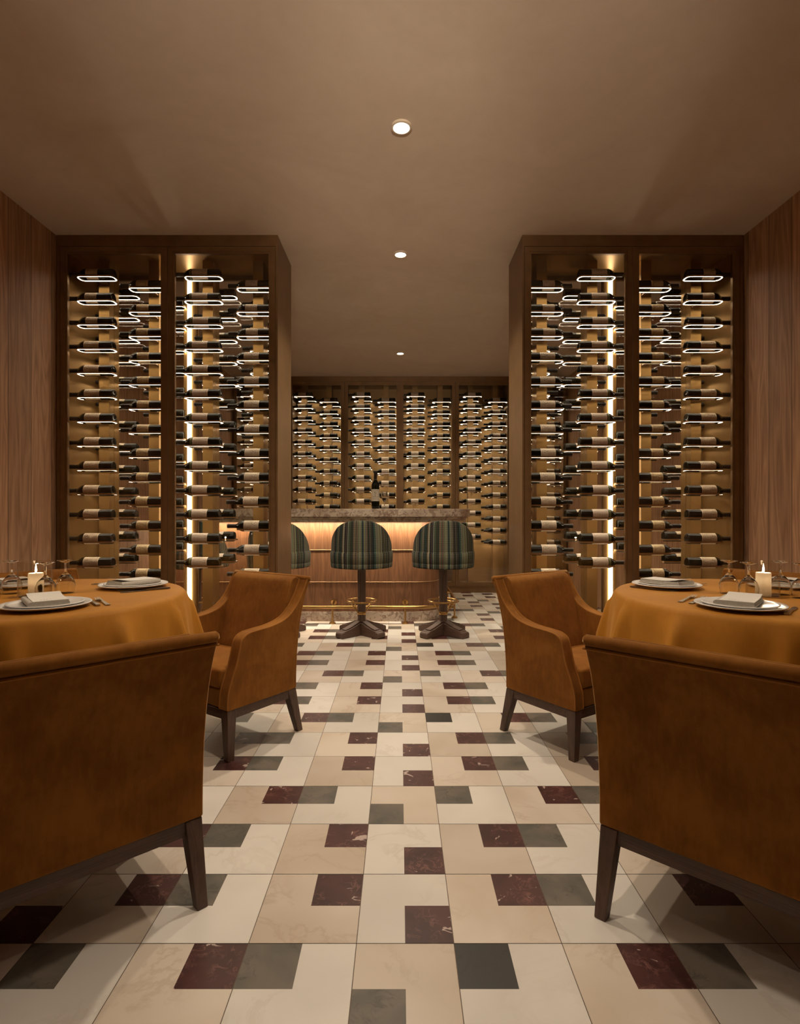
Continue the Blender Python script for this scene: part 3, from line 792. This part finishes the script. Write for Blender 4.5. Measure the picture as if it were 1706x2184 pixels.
# ------------------------------------------------------------------ bar stools
def uv_box(me, fn):
    uvl = me.uv_layers.new(name='UVMap')
    for poly in me.polygons:
        for li in poly.loop_indices:
            v = me.vertices[me.loops[li].vertex_index].co
            uvl.data[li].uv = fn(v)
def make_stool():
    t = thing('bar_stool', '', 'bar stool', (0, 0, 0), 0, 'plaid bar stools along the bar')
    # seat drum: stitched band with a seam
    bm = bmesh.new()
    lathe(bm, [(0.0, 0.617), (0.262, 0.617), (0.277, 0.620), (0.281, 0.628), (0.283, 0.660), (0.280, 0.664), (0.2835, 0.668), (0.286, 0.72), (0.285, 0.756), (0.279, 0.766), (0.225, 0.770), (0.20, 0.80), (0.0, 0.815)], 72, 'Z', False)
    seat = obj('seat', bm, M['plaid'], t, True, 50)
    def fuv(v):
        a = math.atan2(v.x, -v.y); r = math.hypot(v.x, v.y)
        return (a * 0.28 + 5, v.z + (0.281 - min(r, 0.281)))
    uv_box(seat.data, fuv)
    # barrel back
    bm = bmesh.new(); n = 64; m = 10; grid = []
    A = 128
    for i in range(n + 1):
        ph = -A + 2 * A * i / n
        a = abs(ph)
        zt = 1.045 - 0.25 * (a / 90) ** 2.6 if a < 96 else max(0.775, 1.045 - 0.25 * (96 / 90) ** 2.6)
        ring = []
        for s in range(m + 1):                  # outside, up
            z = 0.767 + (zt - 0.014 - 0.767) * s / m
            k = (z - 0.767) / 0.28
            r = 0.277 - 0.020 * k ** 2
            ring.append((r, z))
        rt = ring[-1][0]
        ring += [(rt - 0.006, zt - 0.004), (rt - 0.02, zt), (rt - 0.036, zt - 0.004), (rt - 0.044, zt - 0.014)]
        for s in range(1, m + 1):
            z = zt - 0.014 + (0.767 - zt + 0.014) * s / m
            ring.append((rt - 0.044 - 0.010 * s / m, z))
        grid.append([bm.verts.new((r * math.sin(R(ph)), -r * math.cos(R(ph)), z)) for r, z in ring])
    for a, b in zip(grid, grid[1:]):
        for i in range(len(a)):
            j = (i + 1) % len(a); bm.faces.new((a[i], a[j], b[j], b[i]))
    bm.faces.new(grid[0]); bm.faces.new(grid[-1])
    back = obj('backrest', bm, M['plaid'], t, True, 70); uv_box(back.data, fuv)
    # fluted post
    bm = bmesh.new(); pts = []
    for i in range(48):
        a = 2 * PI * i / 48; r = 0.0355 + 0.0022 * math.cos(12 * a); pts.append((r * math.cos(a), r * math.sin(a)))
    prism(bm, pts, 0.085, 0.6165, 'Z'); obj('pole', bm, M['dark_wood'], t, True, 60)
    bm = bmesh.new(); lathe(bm, [(0.039, 0.182), (0.0415, 0.185), (0.0415, 0.207), (0.039, 0.21), (0.037, 0.21), (0.037, 0.182)], 28, 'Z', False)
    obj('collar', bm, M['gold'], t, True, 40)
    bm = bmesh.new(); tube(bm, [(0.138 * math.cos(2 * PI * i / 48), 0.138 * math.sin(2 * PI * i / 48), 0.307) for i in range(48)], 0.0085, 10, True)
    obj('foot_ring', bm, M['gold'], t, True, 60)
    for q in range(4):
        a = R(45 + 90 * q)
        bm = bmesh.new(); tube(bm, [(0.040 * math.cos(a), 0.040 * math.sin(a), 0.197), (0.131 * math.cos(a), 0.131 * math.sin(a), 0.303)], 0.0055, 8)
        obj('ring_strut', bm, M['gold'], t, True, 60)
    for q in range(4):                          # stepped cross foot
        a = R(45 + 90 * q); bm = bmesh.new()
        out = [(0.0, 0.0), (0.255, 0.0), (0.268, 0.006), (0.268, 0.040), (0.258, 0.052), (0.235, 0.055), (0.232, 0.062), (0.17, 0.072), (0.10, 0.094), (0.05, 0.112), (0.0, 0.115)]
        prism(bm, [(p[0], p[1]) for p in out], -0.0455, 0.0455, 'Y')
        in2 = [(0.0, 0.1151), (0.05, 0.1121), (0.10, 0.0941), (0.17, 0.0721), (0.205, 0.0665), (0.215, 0.072), (0.17, 0.083), (0.10, 0.106), (0.05, 0.126), (0.0, 0.13)]
        prism(bm, in2, -0.030, 0.030, 'Y')
        obj('base_leg', bm, M['dark_wood_x'], t, False, 40, (0, 0, 0), (0, 0, a), bevel=0.004)
    return t
ST_Y = 5.17
stool = make_stool()
spots = [(-1.861, 'plaid bar stool nearest the left wall, seen through the left glass cabinet'),
         (-1.108, 'plaid bar stool half hidden behind the end of the left glass cabinet'),
         (-0.352, 'plaid barrel-back bar stool in front of the middle of the bar, under the upright bottle'),
         (0.396, 'plaid barrel-back bar stool at the rounded end of the bar')]
for i, (x, lab) in enumerate(spots):
    s = stool if i == 0 else copy_tree(stool)
    s.location = (x, ST_Y, 0); s['label'] = lab

# ------------------------------------------------------------------ armchairs
def make_chair():
    t = thing('armchair', '', 'armchair', (0, 0, 0), 0, 'rust velvet armchairs around the dining tables')
    W = 0.293
    rear = [(-0.215, 0.232), (-0.217, 0.33), (-0.226, 0.45), (-0.247, 0.58), (-0.280, 0.69), (-0.318, 0.770)]
    rear = catmull(rear, 5)
    front = catmull([(-0.292, 0.772), (-0.262, 0.712), (-0.215, 0.645), (-0.15, 0.594), (-0.06, 0.570), (0.04, 0.563), (0.095, 0.556), (0.128, 0.535), (0.142, 0.495), (0.160, 0.43), (0.188, 0.36), (0.205, 0.31), (0.210, 0.27), (0.211, 0.232)], 5)
    side = [(y + 0.020, z) for y, z in rear] + front
    for sx in (-1, 1):
        bm = bmesh.new(); prism(bm, side, sx * (W - 0.062), sx * W, 'X')
        arm = obj('armrest', bm, M['velvet'], t, False, bevel=0.014, seg=4)
        for xx in (W - 0.003, W - 0.058):
            bm = bmesh.new()
            pth = [(sx * xx, y, z) for y, z in front]
            # follow the rolled edge slightly inside the outline
            tube(bm, pth[:-1], 0.0035, 6)
            obj('piping', bm, M['piping'], arm, True, 60)
    # outer back panel with rolled top, then the padded inner back
    bm = bmesh.new()
    prism(bm, rear + [(y + 0.026, z) for y, z in rear[::-1]], -W + 0.001, W - 0.001, 'X')
    back = obj('backrest', bm, M['velvet'], t, False, bevel=0.007, seg=3)
    bm = bmesh.new()
    tube(bm, [(x, -0.306, 0.772) for x in (-W - 0.001, -W + 0.006, -0.1, 0.1, W - 0.006, W + 0.001)], [0.009, 0.0155, 0.0165, 0.0165, 0.0155, 0.009], 16)
    obj('top_roll', bm, M['velvet'], back, True, 60)
    bm = bmesh.new(); tube(bm, [(x, -0.314, 0.750) for x in (-W, W)], 0.0035, 6); obj('piping', bm, M['piping'], back, True, 60)
    bm = bmesh.new()
    inner = catmull([(-0.270, 0.785), (-0.235, 0.755), (-0.205, 0.66), (-0.165, 0.52), (-0.13, 0.40), (-0.12, 0.30)], 5)
    prism(bm, [(y + 0.022, z) for y, z in rear if z > 0.29] + inner, -W + 0.063, W - 0.063, 'X')
    obj('back_cushion', bm, M['velvet'], t, False, bevel=0.012, seg=3)
    # seat cushion, crowned, and the front rail
    bm = bmesh.new(); nx, ny = 12, 12; g = []
    for i in range(nx + 1):
        row = []
        for j in range(ny + 1):
            u, v = -1 + 2 * i / nx, -1 + 2 * j / ny
            z = 0.405 + 0.022 * (1 - u ** 4) * (1 - v ** 4)
            row.append(bm.verts.new((u * (W - 0.064), -0.115 + (v + 1) / 2 * 0.318, z)))
        g.append(row)
    top = [bm.faces.new((g[i][j], g[i + 1][j], g[i + 1][j + 1], g[i][j + 1])) for i in range(nx) for j in range(ny)]
    ex = bmesh.ops.extrude_face_region(bm, geom=top)
    for v in [e for e in ex['geom'] if isinstance(e, bmesh.types.BMVert)]: v.co.z = 0.318
    obj('seat', bm, M['velvet'], t, True, 50, bevel=0.012, seg=3)
    bm = bmesh.new(); bx(bm, -W + 0.063, W - 0.063, -0.18, 0.2, 0.232, 0.316); obj('seat_front', bm, M['velvet'], t, bevel=0.006)
    # walnut base
    bm = bmesh.new()
    for sx in (-1, 1): bx(bm, sx * (W - 0.008), sx * (W - 0.034), -0.165, 0.17, 0.188, 0.2315)
    bx(bm, -W + 0.05, W - 0.05, -0.208, -0.182, 0.188, 0.2315); bx(bm, -W + 0.05, W - 0.05, 0.178, 0.204, 0.188, 0.2315)
    bx(bm, -W + 0.04, W - 0.04, -0.19, 0.19, 0.222, 0.2315)
    obj('frame', bm, M['dark_wood_x'], t, bevel=0.002)
    for sx in (-1, 1):
        for rearleg in (True, False):
            bm = bmesh.new(); xo = sx * (W - 0.004); xi = sx * (W - 0.053)
            if rearleg: ya, yb, yc, yd = -0.213, -0.160, -0.268, -0.236
            else: ya, yb, yc, yd = 0.158, 0.209, 0.166, 0.200
            xbo, xbi = sx * (W - 0.010), sx * (W - 0.042)
            tp = [bm.verts.new(p) for p in ((xo, ya, 0.2315), (xi, ya, 0.2315), (xi, yb, 0.2315), (xo, yb, 0.2315))]
            bt = [bm.verts.new(p) for p in ((xbo, yc, 0.0), (xbi, yc, 0.0), (xbi, yd, 0.0), (xbo, yd, 0.0))]
            bm.faces.new(tp); bm.faces.new(bt)
            for i in range(4): bm.faces.new((tp[i], tp[(i + 1) % 4], bt[(i + 1) % 4], bt[i]))
            obj('leg', bm, M['dark_wood'], t, bevel=0.003)
    return t
chair = make_chair()
def put_chair(i, x, y, deg, lab):
    c = chair if i == 0 else copy_tree(chair)
    c.location = (x, y, 0); c.rotation_euler = (0, 0, R(deg)); c['label'] = lab
put_chair(0, -0.9335, 1.602, 43.2, 'rust velvet armchair with its back turned, nearest, at the left table')
put_chair(1, 0.9255, 1.560, -43.2, 'rust velvet armchair with its back turned, nearest, at the right table')
put_chair(2, -0.885, 2.842, 145.2, 'rust velvet armchair showing seat and arm, between left table and aisle')
put_chair(3, 0.897, 2.842, -145.2, 'rust velvet armchair showing seat and arm, between right table and aisle')
put_chair(4, -1.885, 2.925, -131.4, 'rust velvet armchair tucked in behind the left table, only its top edge showing')
put_chair(5, 1.885, 2.925, 131.4, 'rust velvet armchair tucked in behind the right table, only its top edge showing')

# ------------------------------------------------------------------ tables
TZ = 0.750
def table(side):
    sg = -1 if side == 'left' else 1
    cx, cy, r0 = sg * 1.66, 2.49, 0.665
    t = thing('dining_table', f'round pedestal dining table hidden under the cloth on the {side} side', 'table', (cx, cy, 0), 0, 'round dining tables')
    bm = bmesh.new(); lathe(bm, [(0.0, 0.716), (r0 - 0.02, 0.716), (r0 - 0.012, 0.722), (r0 - 0.012, 0.740), (r0 - 0.02, 0.746), (0.0, 0.746)], 64, 'Z', False); obj('tabletop', bm, M['dark_wood_x'], t, True, 40)
    bm = bmesh.new(); lathe(bm, [(0.0, 0.0), (0.26, 0.0), (0.26, 0.025), (0.06, 0.045), (0.045, 0.08), (0.045, 0.68), (0.12, 0.715), (0.0, 0.715)], 40, 'Z', False); obj('pedestal', bm, M['dark_wood'], t, True, 40)
    # cloth
    bm = bmesh.new(); n = 288
    prof = [(0.0, 0), (0.2, 0), (0.4, 0), (0.55, 0), (r0 - 0.05, 0), (r0 - 0.025, 0.0012), (r0 - 0.010, 0.004), (r0 - 0.001, 0.011), (r0 + 0.005, 0.022), (r0 + 0.010, 0.04)]
    drops = [0.07, 0.11, 0.16, 0.22, 0.29, 0.36, 0.43]
    chair_dir = math.atan2(2.925 - cy, sg * 1.885 - cx)
    def fold(th):
        q = th if sg < 0 else PI - th
        v = 0.5 * math.sin(9 * q + 0.6) + 0.32 * math.sin(15 * q + 2.1) + 0.22 * math.sin(23 * q + 0.3)
        s1 = max(0.0, math.cos(13 * q + 0.9 + 0.5 * math.sin(3 * q))) ** 6
        env = 0.45 + 0.55 * max(0.0, math.cos(q - 0.05)) ** 2
        return 0.6 * v + 1.3 * s1 * env
    rings = []
    for r, d in prof + [(None, d) for d in drops]:
        ring = []
        if r == 0.0: rings.append([bm.verts.new((0, 0, TZ))]); continue
        for i in range(n):
            th = 2 * PI * i / n
            dl = (th - chair_dir + PI) % (2 * PI) - PI
            lift = max(0.0, 1 - (abs(dl) / 1.0) ** 4)           # gathered up where the armchair is pushed in
            if r is None:
                dd = d * (1 - 0.78 * lift)
                k = min(1.0, dd / 0.40)
                rr = r0 + 0.011 + 0.045 * k + 0.040 * min(1.0, dd / 0.22) ** 0.8 * fold(th)
            else:
                dd = d
                rr = r + (0.004 * fold(th) * min(1, d / 0.03) if d else 0)
                if 0.55 <= r and d < 0.0012:
                    dd = d + 0.0
            xw = cx + rr * math.cos(th)
            lim = HALF - 0.006
            if abs(xw) > lim: rr = (lim - abs(cx)) / abs(math.cos(th))
            ring.append(bm.verts.new((rr * math.cos(th), rr * math.sin(th), TZ - dd)))
        rings.append(ring)
    for a, b in zip(rings, rings[1:]):
        for i in range(n):
            j = (i + 1) % n
            if len(a) == 1: bm.faces.new((a[0], b[i], b[j]))
            else: bm.faces.new((a[i], a[j], b[j], b[i]))
    o = obj('tablecloth', bm, M['cloth'], None, True, None, (cx, cy, 0))
    s = o.modifiers.new('thick', 'SOLIDIFY'); s.thickness = 0.0025; s.offset = -1
    tag(o, f'amber velvet tablecloth draped over the round table on the {side} side', 'tablecloth', 'amber tablecloths')
table('left'); table('right')

def plate_mesh():
    def prof(r, h, lip):
        return [(0.0, 0.0), (r * 0.62, 0.0), (r * 0.66, 0.003), (r * 0.96, h * 0.8), (r, h), (r * 0.985, h + 0.003), (r * 0.93, h * 0.9), (r * 0.74, h * 0.45 + 0.001), (r * 0.66, 0.006), (0.0, 0.0055)]
    bm = bmesh.new(); lathe(bm, prof(0.158, 0.017, 0), 64, 'Z', False); big = finish('dinner_plate', bm, M['ceramic'], True)
    bm = bmesh.new(); lathe(bm, prof(0.133, 0.014, 0), 64, 'Z', False); small = finish('side_plate', bm, M['ceramic'], True)
    return big, small
PLATE, SMALL = plate_mesh()

def napkin_mesh():
    """linen folded in three: soft stacked layers joined by a rounded fold along one long edge"""
    bm = bmesh.new(); w, l = 0.066, 0.103
    for k, (z0, z1, inset) in enumerate(((0.0, 0.0072, 0.0), (0.0076, 0.0136, 0.002), (0.014, 0.0195, 0.004))):
        sec = []
        zc, h = (z0 + z1) / 2, (z1 - z0) / 2
        for cx, a0 in ((w - h - inset, -90), (-w + h, 90)):
            for i in range(7):
                a = R(a0 + 30 * i); sec.append((cx + h * math.cos(a), zc + h * math.sin(a)))
        prism(bm, sec, -l + inset, l - inset * 1.5, 'Y')
    sec = [(-w + 0.010 * math.cos(R(90 + 18 * i)) + 0.004, 0.0098 + 0.0097 * math.sin(R(90 + 18 * i))) for i in range(11)]
    prism(bm, sec, -l + 0.003, l - 0.004, 'Y')
    return finish('napkin', bm, M['napkin'], True, 50)
NAPKIN = napkin_mesh()
def card_mesh():
    bm = bmesh.new(); w, l = 0.058, 0.096; k = 10; rows = []
    for s in (0.0, 0.0012):
        rows.append([[bm.verts.new((x, -l + 2 * l * j / k, s + 0.010 * (max(0, j / k - 0.55) / 0.45) ** 2)) for j in range(k + 1)] for x in (-w, w)])
    b, t = rows
    for j in range(k):
        bm.faces.new((b[0][j], b[1][j], b[1][j + 1], b[0][j + 1])); bm.faces.new((t[0][j], t[0][j + 1], t[1][j + 1], t[1][j]))
        bm.faces.new((b[0][j], b[0][j + 1], t[0][j + 1], t[0][j])); bm.faces.new((b[1][j], t[1][j], t[1][j + 1], b[1][j + 1]))
    bm.faces.new((b[0][0], t[0][0], t[1][0], b[1][0])); bm.faces.new((b[0][k], b[1][k], t[1][k], t[0][k]))
    card = finish('menu_card', bm, M['card'], False)
    bm = bmesh.new()                            # a few printed ticks
    rr = random.Random(3)
    for i in range(7):
        x = -0.03 + 0.010 * (i % 4) + rr.uniform(-.002, .002); y = 0.012 - 0.010 * (i // 4)
        bx(bm, x, x + 0.0035, y - 0.068, y - 0.066, 0.00121, 0.00135)
    prt = finish('print', bm, M['ink'])
    return card, prt
CARD, PRINT = card_mesh()

def fork_mesh():
    bm = bmesh.new()
    st = [(-0.100, 0.0085, 0.0016), (-0.088, 0.0095, 0.0016), (-0.05, 0.0060, 0.003), (0.0, 0.0040, 0.006), (0.03, 0.0045, 0.008), (0.045, 0.010, 0.006), (0.058, 0.0125, 0.003), (0.066, 0.0122, 0.0025)]
    rings = [[bm.verts.new(p) for p in ((x, -w, z), (x, w, z), (x, w, z + 0.0022), (x, -w, z + 0.0022))] for x, w, z in st]
    for a, b in zip(rings, rings[1:]):
        for i in range(4): bm.faces.new((a[i], a[(i + 1) % 4], b[(i + 1) % 4], b[i]))
    bm.faces.new(rings[0]); bm.faces.new(rings[-1])
    for k in range(4):
        yc = -0.0096 + 0.0064 * k
        a = [bm.verts.new(p) for p in ((0.064, yc - 0.0022, 0.0026), (0.064, yc + 0.0022, 0.0026), (0.064, yc + 0.0022, 0.0046), (0.064, yc - 0.0022, 0.0046))]
        b = [bm.verts.new(p) for p in ((0.103, yc - 0.0012, 0.0085), (0.103, yc + 0.0012, 0.0085), (0.103, yc + 0.0012, 0.0098), (0.103, yc - 0.0012, 0.0098))]
        for i in range(4): bm.faces.new((a[i], a[(i + 1) % 4], b[(i + 1) % 4], b[i]))
        bm.faces.new(a); bm.faces.new(b)
    return finish('fork', bm, M['steel'], True, 40)
def knife_mesh():
    bm = bmesh.new()
    st = [(-0.112, 0.0085, 0.003), (-0.10, 0.0098, 0.0035), (-0.05, 0.0068, 0.0035), (-0.01, 0.0058, 0.003), (0.0, 0.0085, 0.0016), (0.05, 0.0100, 0.0014), (0.09, 0.0085, 0.0012), (0.110, 0.003, 0.001)]
    rings = [[bm.verts.new(p) for p in ((x, -w, 0.0012), (x, w, 0.0012), (x, w * 0.9, 0.0012 + 2 * h), (x, -w * 0.9, 0.0012 + 2 * h))] for x, w, h in st]
    for a, b in zip(rings, rings[1:]):
        for i in range(4): bm.faces.new((a[i], a[(i + 1) % 4], b[(i + 1) % 4], b[i]))
    bm.faces.new(rings[0]); bm.faces.new(rings[-1])
    return finish('table_knife', bm, M['steel'], True, 40)
FORK, KNIFE = fork_mesh(), knife_mesh()
TOP = TZ + 0.0005

def setting(x, y, deg, where, side):
    """plates, folded linen and card; deg = rotation of the diner's facing direction (local +y)"""
    rz = R(deg)
    o = link('dinner_plate', PLATE, None, (x, y, TOP), (0, 0, rz)); tag(o, f'large white plate {where} of the {side} table, under a smaller plate', 'plate', 'white dinner plates')
    o = link('side_plate', SMALL, None, (x, y, TOP + 0.0075), (0, 0, rz)); tag(o, f'small white plate holding a folded napkin, {where} of the {side} table', 'plate', 'white small plates')
    o = link('napkin', NAPKIN, None, (x, y, TOP + 0.018), (0, 0, rz)); tag(o, f'folded grey linen napkin lying on the plate {where} of the {side} table', 'napkin', 'grey linen napkins')
    o = link('menu_card', CARD, None, (x + 0.004 * math.cos(rz), y + 0.004 * math.sin(rz), TOP + 0.0379), (R(0), R(0), rz)); tag(o, f'ivory menu card resting on the napkin {where} of the {side} table', 'menu card', 'ivory menu cards')
    link('print', PRINT, o)
for sg, side in ((-1, 'left'), (1, 'right')):
    nx, ny = (-1.367, 2.177) if sg < 0 else (1.305, 2.166)
    setting(nx, ny, -sg * 40.0, 'at the near edge', side)
    setting(sg * 1.309, 2.77, -sg * 146.0, 'at the aisle edge', side)
    setting(sg * 1.90, 2.79, sg * 132.0, 'at the wall edge', side)

def lay(me, name, a, b, lab, grp):
    """a = handle end, b = working end, on the table top"""
    a, b = Vector(a), Vector(b); c = (a + b) / 2; d = b - a
    o = link(name, me, None, (c.x, c.y, TOP), (0, 0, math.atan2(d.y, d.x))); tag(o, lab, name.replace('table_', ''), grp)
lay(KNIFE, 'table_knife', (-1.185, 2.212), (-1.325, 2.385), 'steel knife right of the near plate on the left table', 'table knives')
lay(FORK, 'fork', (-1.150, 2.225), (-1.284, 2.385), 'steel fork beside the knife, near edge of the left table', 'forks')
lay(FORK, 'fork', (-1.150, 2.735), (-1.305, 2.605), 'steel fork in front of the aisle-side plate, left table', 'forks')
lay(KNIFE, 'table_knife', (-1.115, 2.715), (-1.275, 2.575), 'steel knife in front of the aisle-side plate, left table', 'table knives')
lay(FORK, 'fork', (-1.40, 2.985), (-1.535, 2.835), 'steel fork behind the aisle-side plate, left table', 'forks')
lay(KNIFE, 'table_knife', (-1.42, 3.02), (-1.565, 2.865), 'steel knife behind the aisle-side plate, left table', 'table knives')
lay(FORK, 'fork', (1.145, 2.305), (1.280, 2.450), 'outer steel fork left of the near plate, right table', 'forks')
lay(FORK, 'fork', (1.165, 2.262), (1.305, 2.415), 'inner steel fork tucked against the near plate, right table', 'forks')
lay(KNIFE, 'table_knife', (1.385, 2.020), (1.535, 2.185), 'steel knife right of the near plate, right table', 'table knives')
lay(FORK, 'fork', (1.425, 1.995), (1.575, 2.15), 'steel fork at the edge of the picture, right of the near plate, right table', 'forks')
lay(KNIFE, 'table_knife', (1.130, 2.770), (1.295, 2.610), 'steel knife in front of the aisle-side plate, right table', 'table knives')
lay(FORK, 'fork', (1.165, 2.79), (1.31, 2.645), 'steel fork in front of the aisle-side plate, right table', 'forks')
lay(FORK, 'fork', (1.40, 2.985), (1.545, 2.83), 'steel fork behind the aisle-side plate, right table', 'forks')

gl = {'left': [(-1.76, 2.556, 'left of the candle'), (-1.545, 2.457, 'in front of the candle'), (-1.531, 2.580, 'right of the candle'), (-1.765, 2.43, 'at the picture edge')],
      'right': [(1.494, 2.56, 'leftmost of its table'), (1.520, 2.457, 'beside the candle, nearest to the aisle plate'), (1.708, 2.53, 'right of the candle'), (1.725, 2.42, 'at the picture edge')]}
for side in gl:
    for (x, y, w) in gl[side]:
        wine_glass('wine_glass', x, y, TOP, 0.150, 0.0405, f'upturned stemmed wine glass on the {side} table, {w}', 'upturned wine glasses on the tables', True)

def candle(x, y, side):
    t = thing('candle', f'lit ivory pillar candle inside a clear glass cylinder on the {side} table', 'candle', (x, y, TOP), 0, 'pillar candles')
    bm = bmesh.new(); lathe(bm, [(0.0, 0.0), (0.029, 0.0), (0.030, 0.002), (0.030, 0.097), (0.0285, 0.101), (0.024, 0.099), (0.008, 0.094), (0.0, 0.094)], 40, 'Z', False); obj('wax', bm, M['wax'], t, True, 50)
    bm = bmesh.new(); tube(bm, [(0, 0, 0.093), (0.0006, 0, 0.104)], 0.0011, 6); obj('wick', bm, M['ink'], t)
    bm = bmesh.new(); lathe(bm, [(0.0, 0.102), (0.0028, 0.105), (0.0042, 0.111), (0.0036, 0.120), (0.0018, 0.131), (0.0, 0.142)], 16, 'Z', False); f = obj('flame', bm, M['flame'], t, True)
    ld = bpy.data.lights.new('candle_glow', 'POINT'); ld.energy = 0.8; ld.color = (1.0, 0.80, 0.56); ld.shadow_soft_size = 0.006
    lo = bpy.data.objects.new('candle_glow', ld); C.objects.link(lo); lo.parent = t; lo.location = (0, 0, 0.135)
    ld = bpy.data.lights.new('wax_inner_lamp', 'POINT'); ld.energy = 0.045; ld.color = (1.0, 0.76, 0.48); ld.shadow_soft_size = 0.008  # added lamp in the wax, stands in for flame light passing through
    lo = bpy.data.objects.new('wax_inner_lamp', ld); C.objects.link(lo); lo.parent = t; lo.location = (0, 0, 0.068)
    h = obj('hurricane_glass', hurricane(), M['thin_glass'], None, True, 60, (x - 0.004, y, TOP))
    tag(h, f'clear glass cylinder standing round the lit candle on the {side} table', 'candle holder', 'clear glass candle cylinders')
def hurricane():
    bm = bmesh.new(); lathe(bm, [(0.0, 0.0), (0.064, 0.0), (0.066, 0.003), (0.066, 0.150), (0.065, 0.152), (0.0635, 0.150), (0.0635, 0.005), (0.061, 0.0025), (0.0, 0.0025)], 48, 'Z', False)
    return bm
candle(-1.605, 2.485, 'left'); candle(1.612, 2.50, 'right')
bpy.context.view_layer.update()

# ------------------------------------------------------------------ lamps out of the picture: the downlights go on, wall lamps and a floor uplighter are added as fill
for (x, y, p, lab) in ((0.0, 1.55, 0.7, 'round recessed downlight above the tiled aisle before the chairs, out of the picture'),
                    (0.0, 0.1, 0.8, 'round recessed downlight above the camera, out of the picture'),
                    (0.0, -1.5, 0.6, 'round recessed downlight at the entrance end of the room, out of the picture')):
    downlight(x, y, lab, DL_P * p, 1.0, 125 if y > 1 else 66)
TAB_P = 15.0
UP_P = 470.0
def fill_sconce(side):  # added lamp outside the frame, brightens the table below
    sg = -1 if side == 'left' else 1
    t = thing('fill_wall_lamp', f'added wall lamp shining down on the table at the {side} wall, out of the picture', 'wall light', (sg * 2.336, 2.45, 2.15), 0, 'added wall lamps')
    bm = bmesh.new(); bx(bm, 0, -sg * 0.015, -0.05, 0.05, -0.10, 0.08); obj('wall_plate', bm, M['gold'], t, bevel=0.004)
    bm = bmesh.new(); lathe(bm, [(0.0, 0.05), (0.03, 0.05), (0.045, 0.03), (0.062, -0.02), (0.066, -0.07), (0.063, -0.07), (0.058, -0.02), (0.04, 0.025), (0.0, 0.044)], 32, 'Z', False); obj('shade', bm, M['gold'], t, True, 50, (-sg * 0.11, 0, 0))
    bm = bmesh.new(); bx(bm, -sg * 0.01, -sg * 0.075, -0.012, 0.012, 0.02, 0.04); obj('arm', bm, M['gold'], t)
    ld = bpy.data.lights.new('table_fill', 'SPOT'); ld.energy = TAB_P; ld.color = (1.0, 0.84, 0.65); ld.spot_size = R(110); ld.spot_blend = 1.0; ld.shadow_soft_size = 0.05
    lo = bpy.data.objects.new('table_fill', ld); C.objects.link(lo); lo.parent = t; lo.location = (-sg * 0.11, 0, -0.09)
    d = Vector((-sg * 0.5, 0.0, -1.4)); lo.rotation_euler = d.to_track_quat('-Z', 'Y').to_euler()
fill_sconce('left'); fill_sconce('right')
t = thing('fill_uplighter', 'added bronze floor lamp throwing fill light at the ceiling, behind the camera', 'floor lamp', (0.0, -1.5, 0))  # added unseen lamp, lifts the brightness of the ceiling
bm = bmesh.new(); lathe(bm, [(0.0, 0.0), (0.15, 0.0), (0.15, 0.015), (0.02, 0.03), (0.012, 0.05), (0.012, 1.55), (0.0, 1.55)], 32, 'Z', False); obj('stand', bm, M['bronze'], t, True, 40)
bm = bmesh.new(); lathe(bm, [(0.0, 1.54), (0.03, 1.55), (0.09, 1.62), (0.12, 1.70), (0.116, 1.70), (0.086, 1.625), (0.03, 1.56), (0.0, 1.552)], 40, 'Z', False); obj('bowl', bm, M['bronze'], t, True, 50)
for (nm, pw, size, el) in (('fill_uplight_wide', UP_P, 54, 34.0), ('fill_uplight_aisle', UP_P * 0.62, 22, 12.0)):
    ld = bpy.data.lights.new(nm, 'SPOT'); ld.energy = pw; ld.color = (1.0, 0.84, 0.64); ld.spot_size = R(size); ld.spot_blend = 1.0; ld.shadow_soft_size = 0.06
    lo = bpy.data.objects.new(nm, ld); C.objects.link(lo); lo.parent = t; lo.location = (0, 0, 1.72)
    lo.rotation_euler = (R(90 + el), 0, 0)

# ------------------------------------------------------------------ world, camera, view
w = bpy.data.worlds.new('World'); sc.world = w; w.use_nodes = True
w.node_tree.nodes['Background'].inputs['Color'].default_value = (0.012, 0.008, 0.005, 1)
cd = bpy.data.cameras.new('Camera'); cam = bpy.data.objects.new('Camera', cd); C.objects.link(cam)
cam.location = (0, 0, CAM_H); cam.rotation_euler = (R(90), 0, 0)
cd.sensor_fit = 'HORIZONTAL'; cd.sensor_width = 36.0; cd.lens = 36.0 * 1202 / 1706; cd.clip_start = 0.02
sc.camera = cam
sc.view_settings.view_transform = 'Standard'
sc.view_settings.look = 'None'; sc.view_settings.gamma = 1.0; sc.view_settings.exposure = 0.0
sc.view_settings.use_curve_mapping = False
cy = sc.cycles
cy.max_bounces = 8; cy.diffuse_bounces = 3; cy.glossy_bounces = 3; cy.transmission_bounces = 8; cy.transparent_max_bounces = 40
cy.sample_clamp_indirect = 3.0; cy.caustics_reflective = False; cy.caustics_refractive = False
cy.use_adaptive_sampling = True; cy.adaptive_threshold = 0.05
cy.use_denoising = True; cy.use_light_tree = False
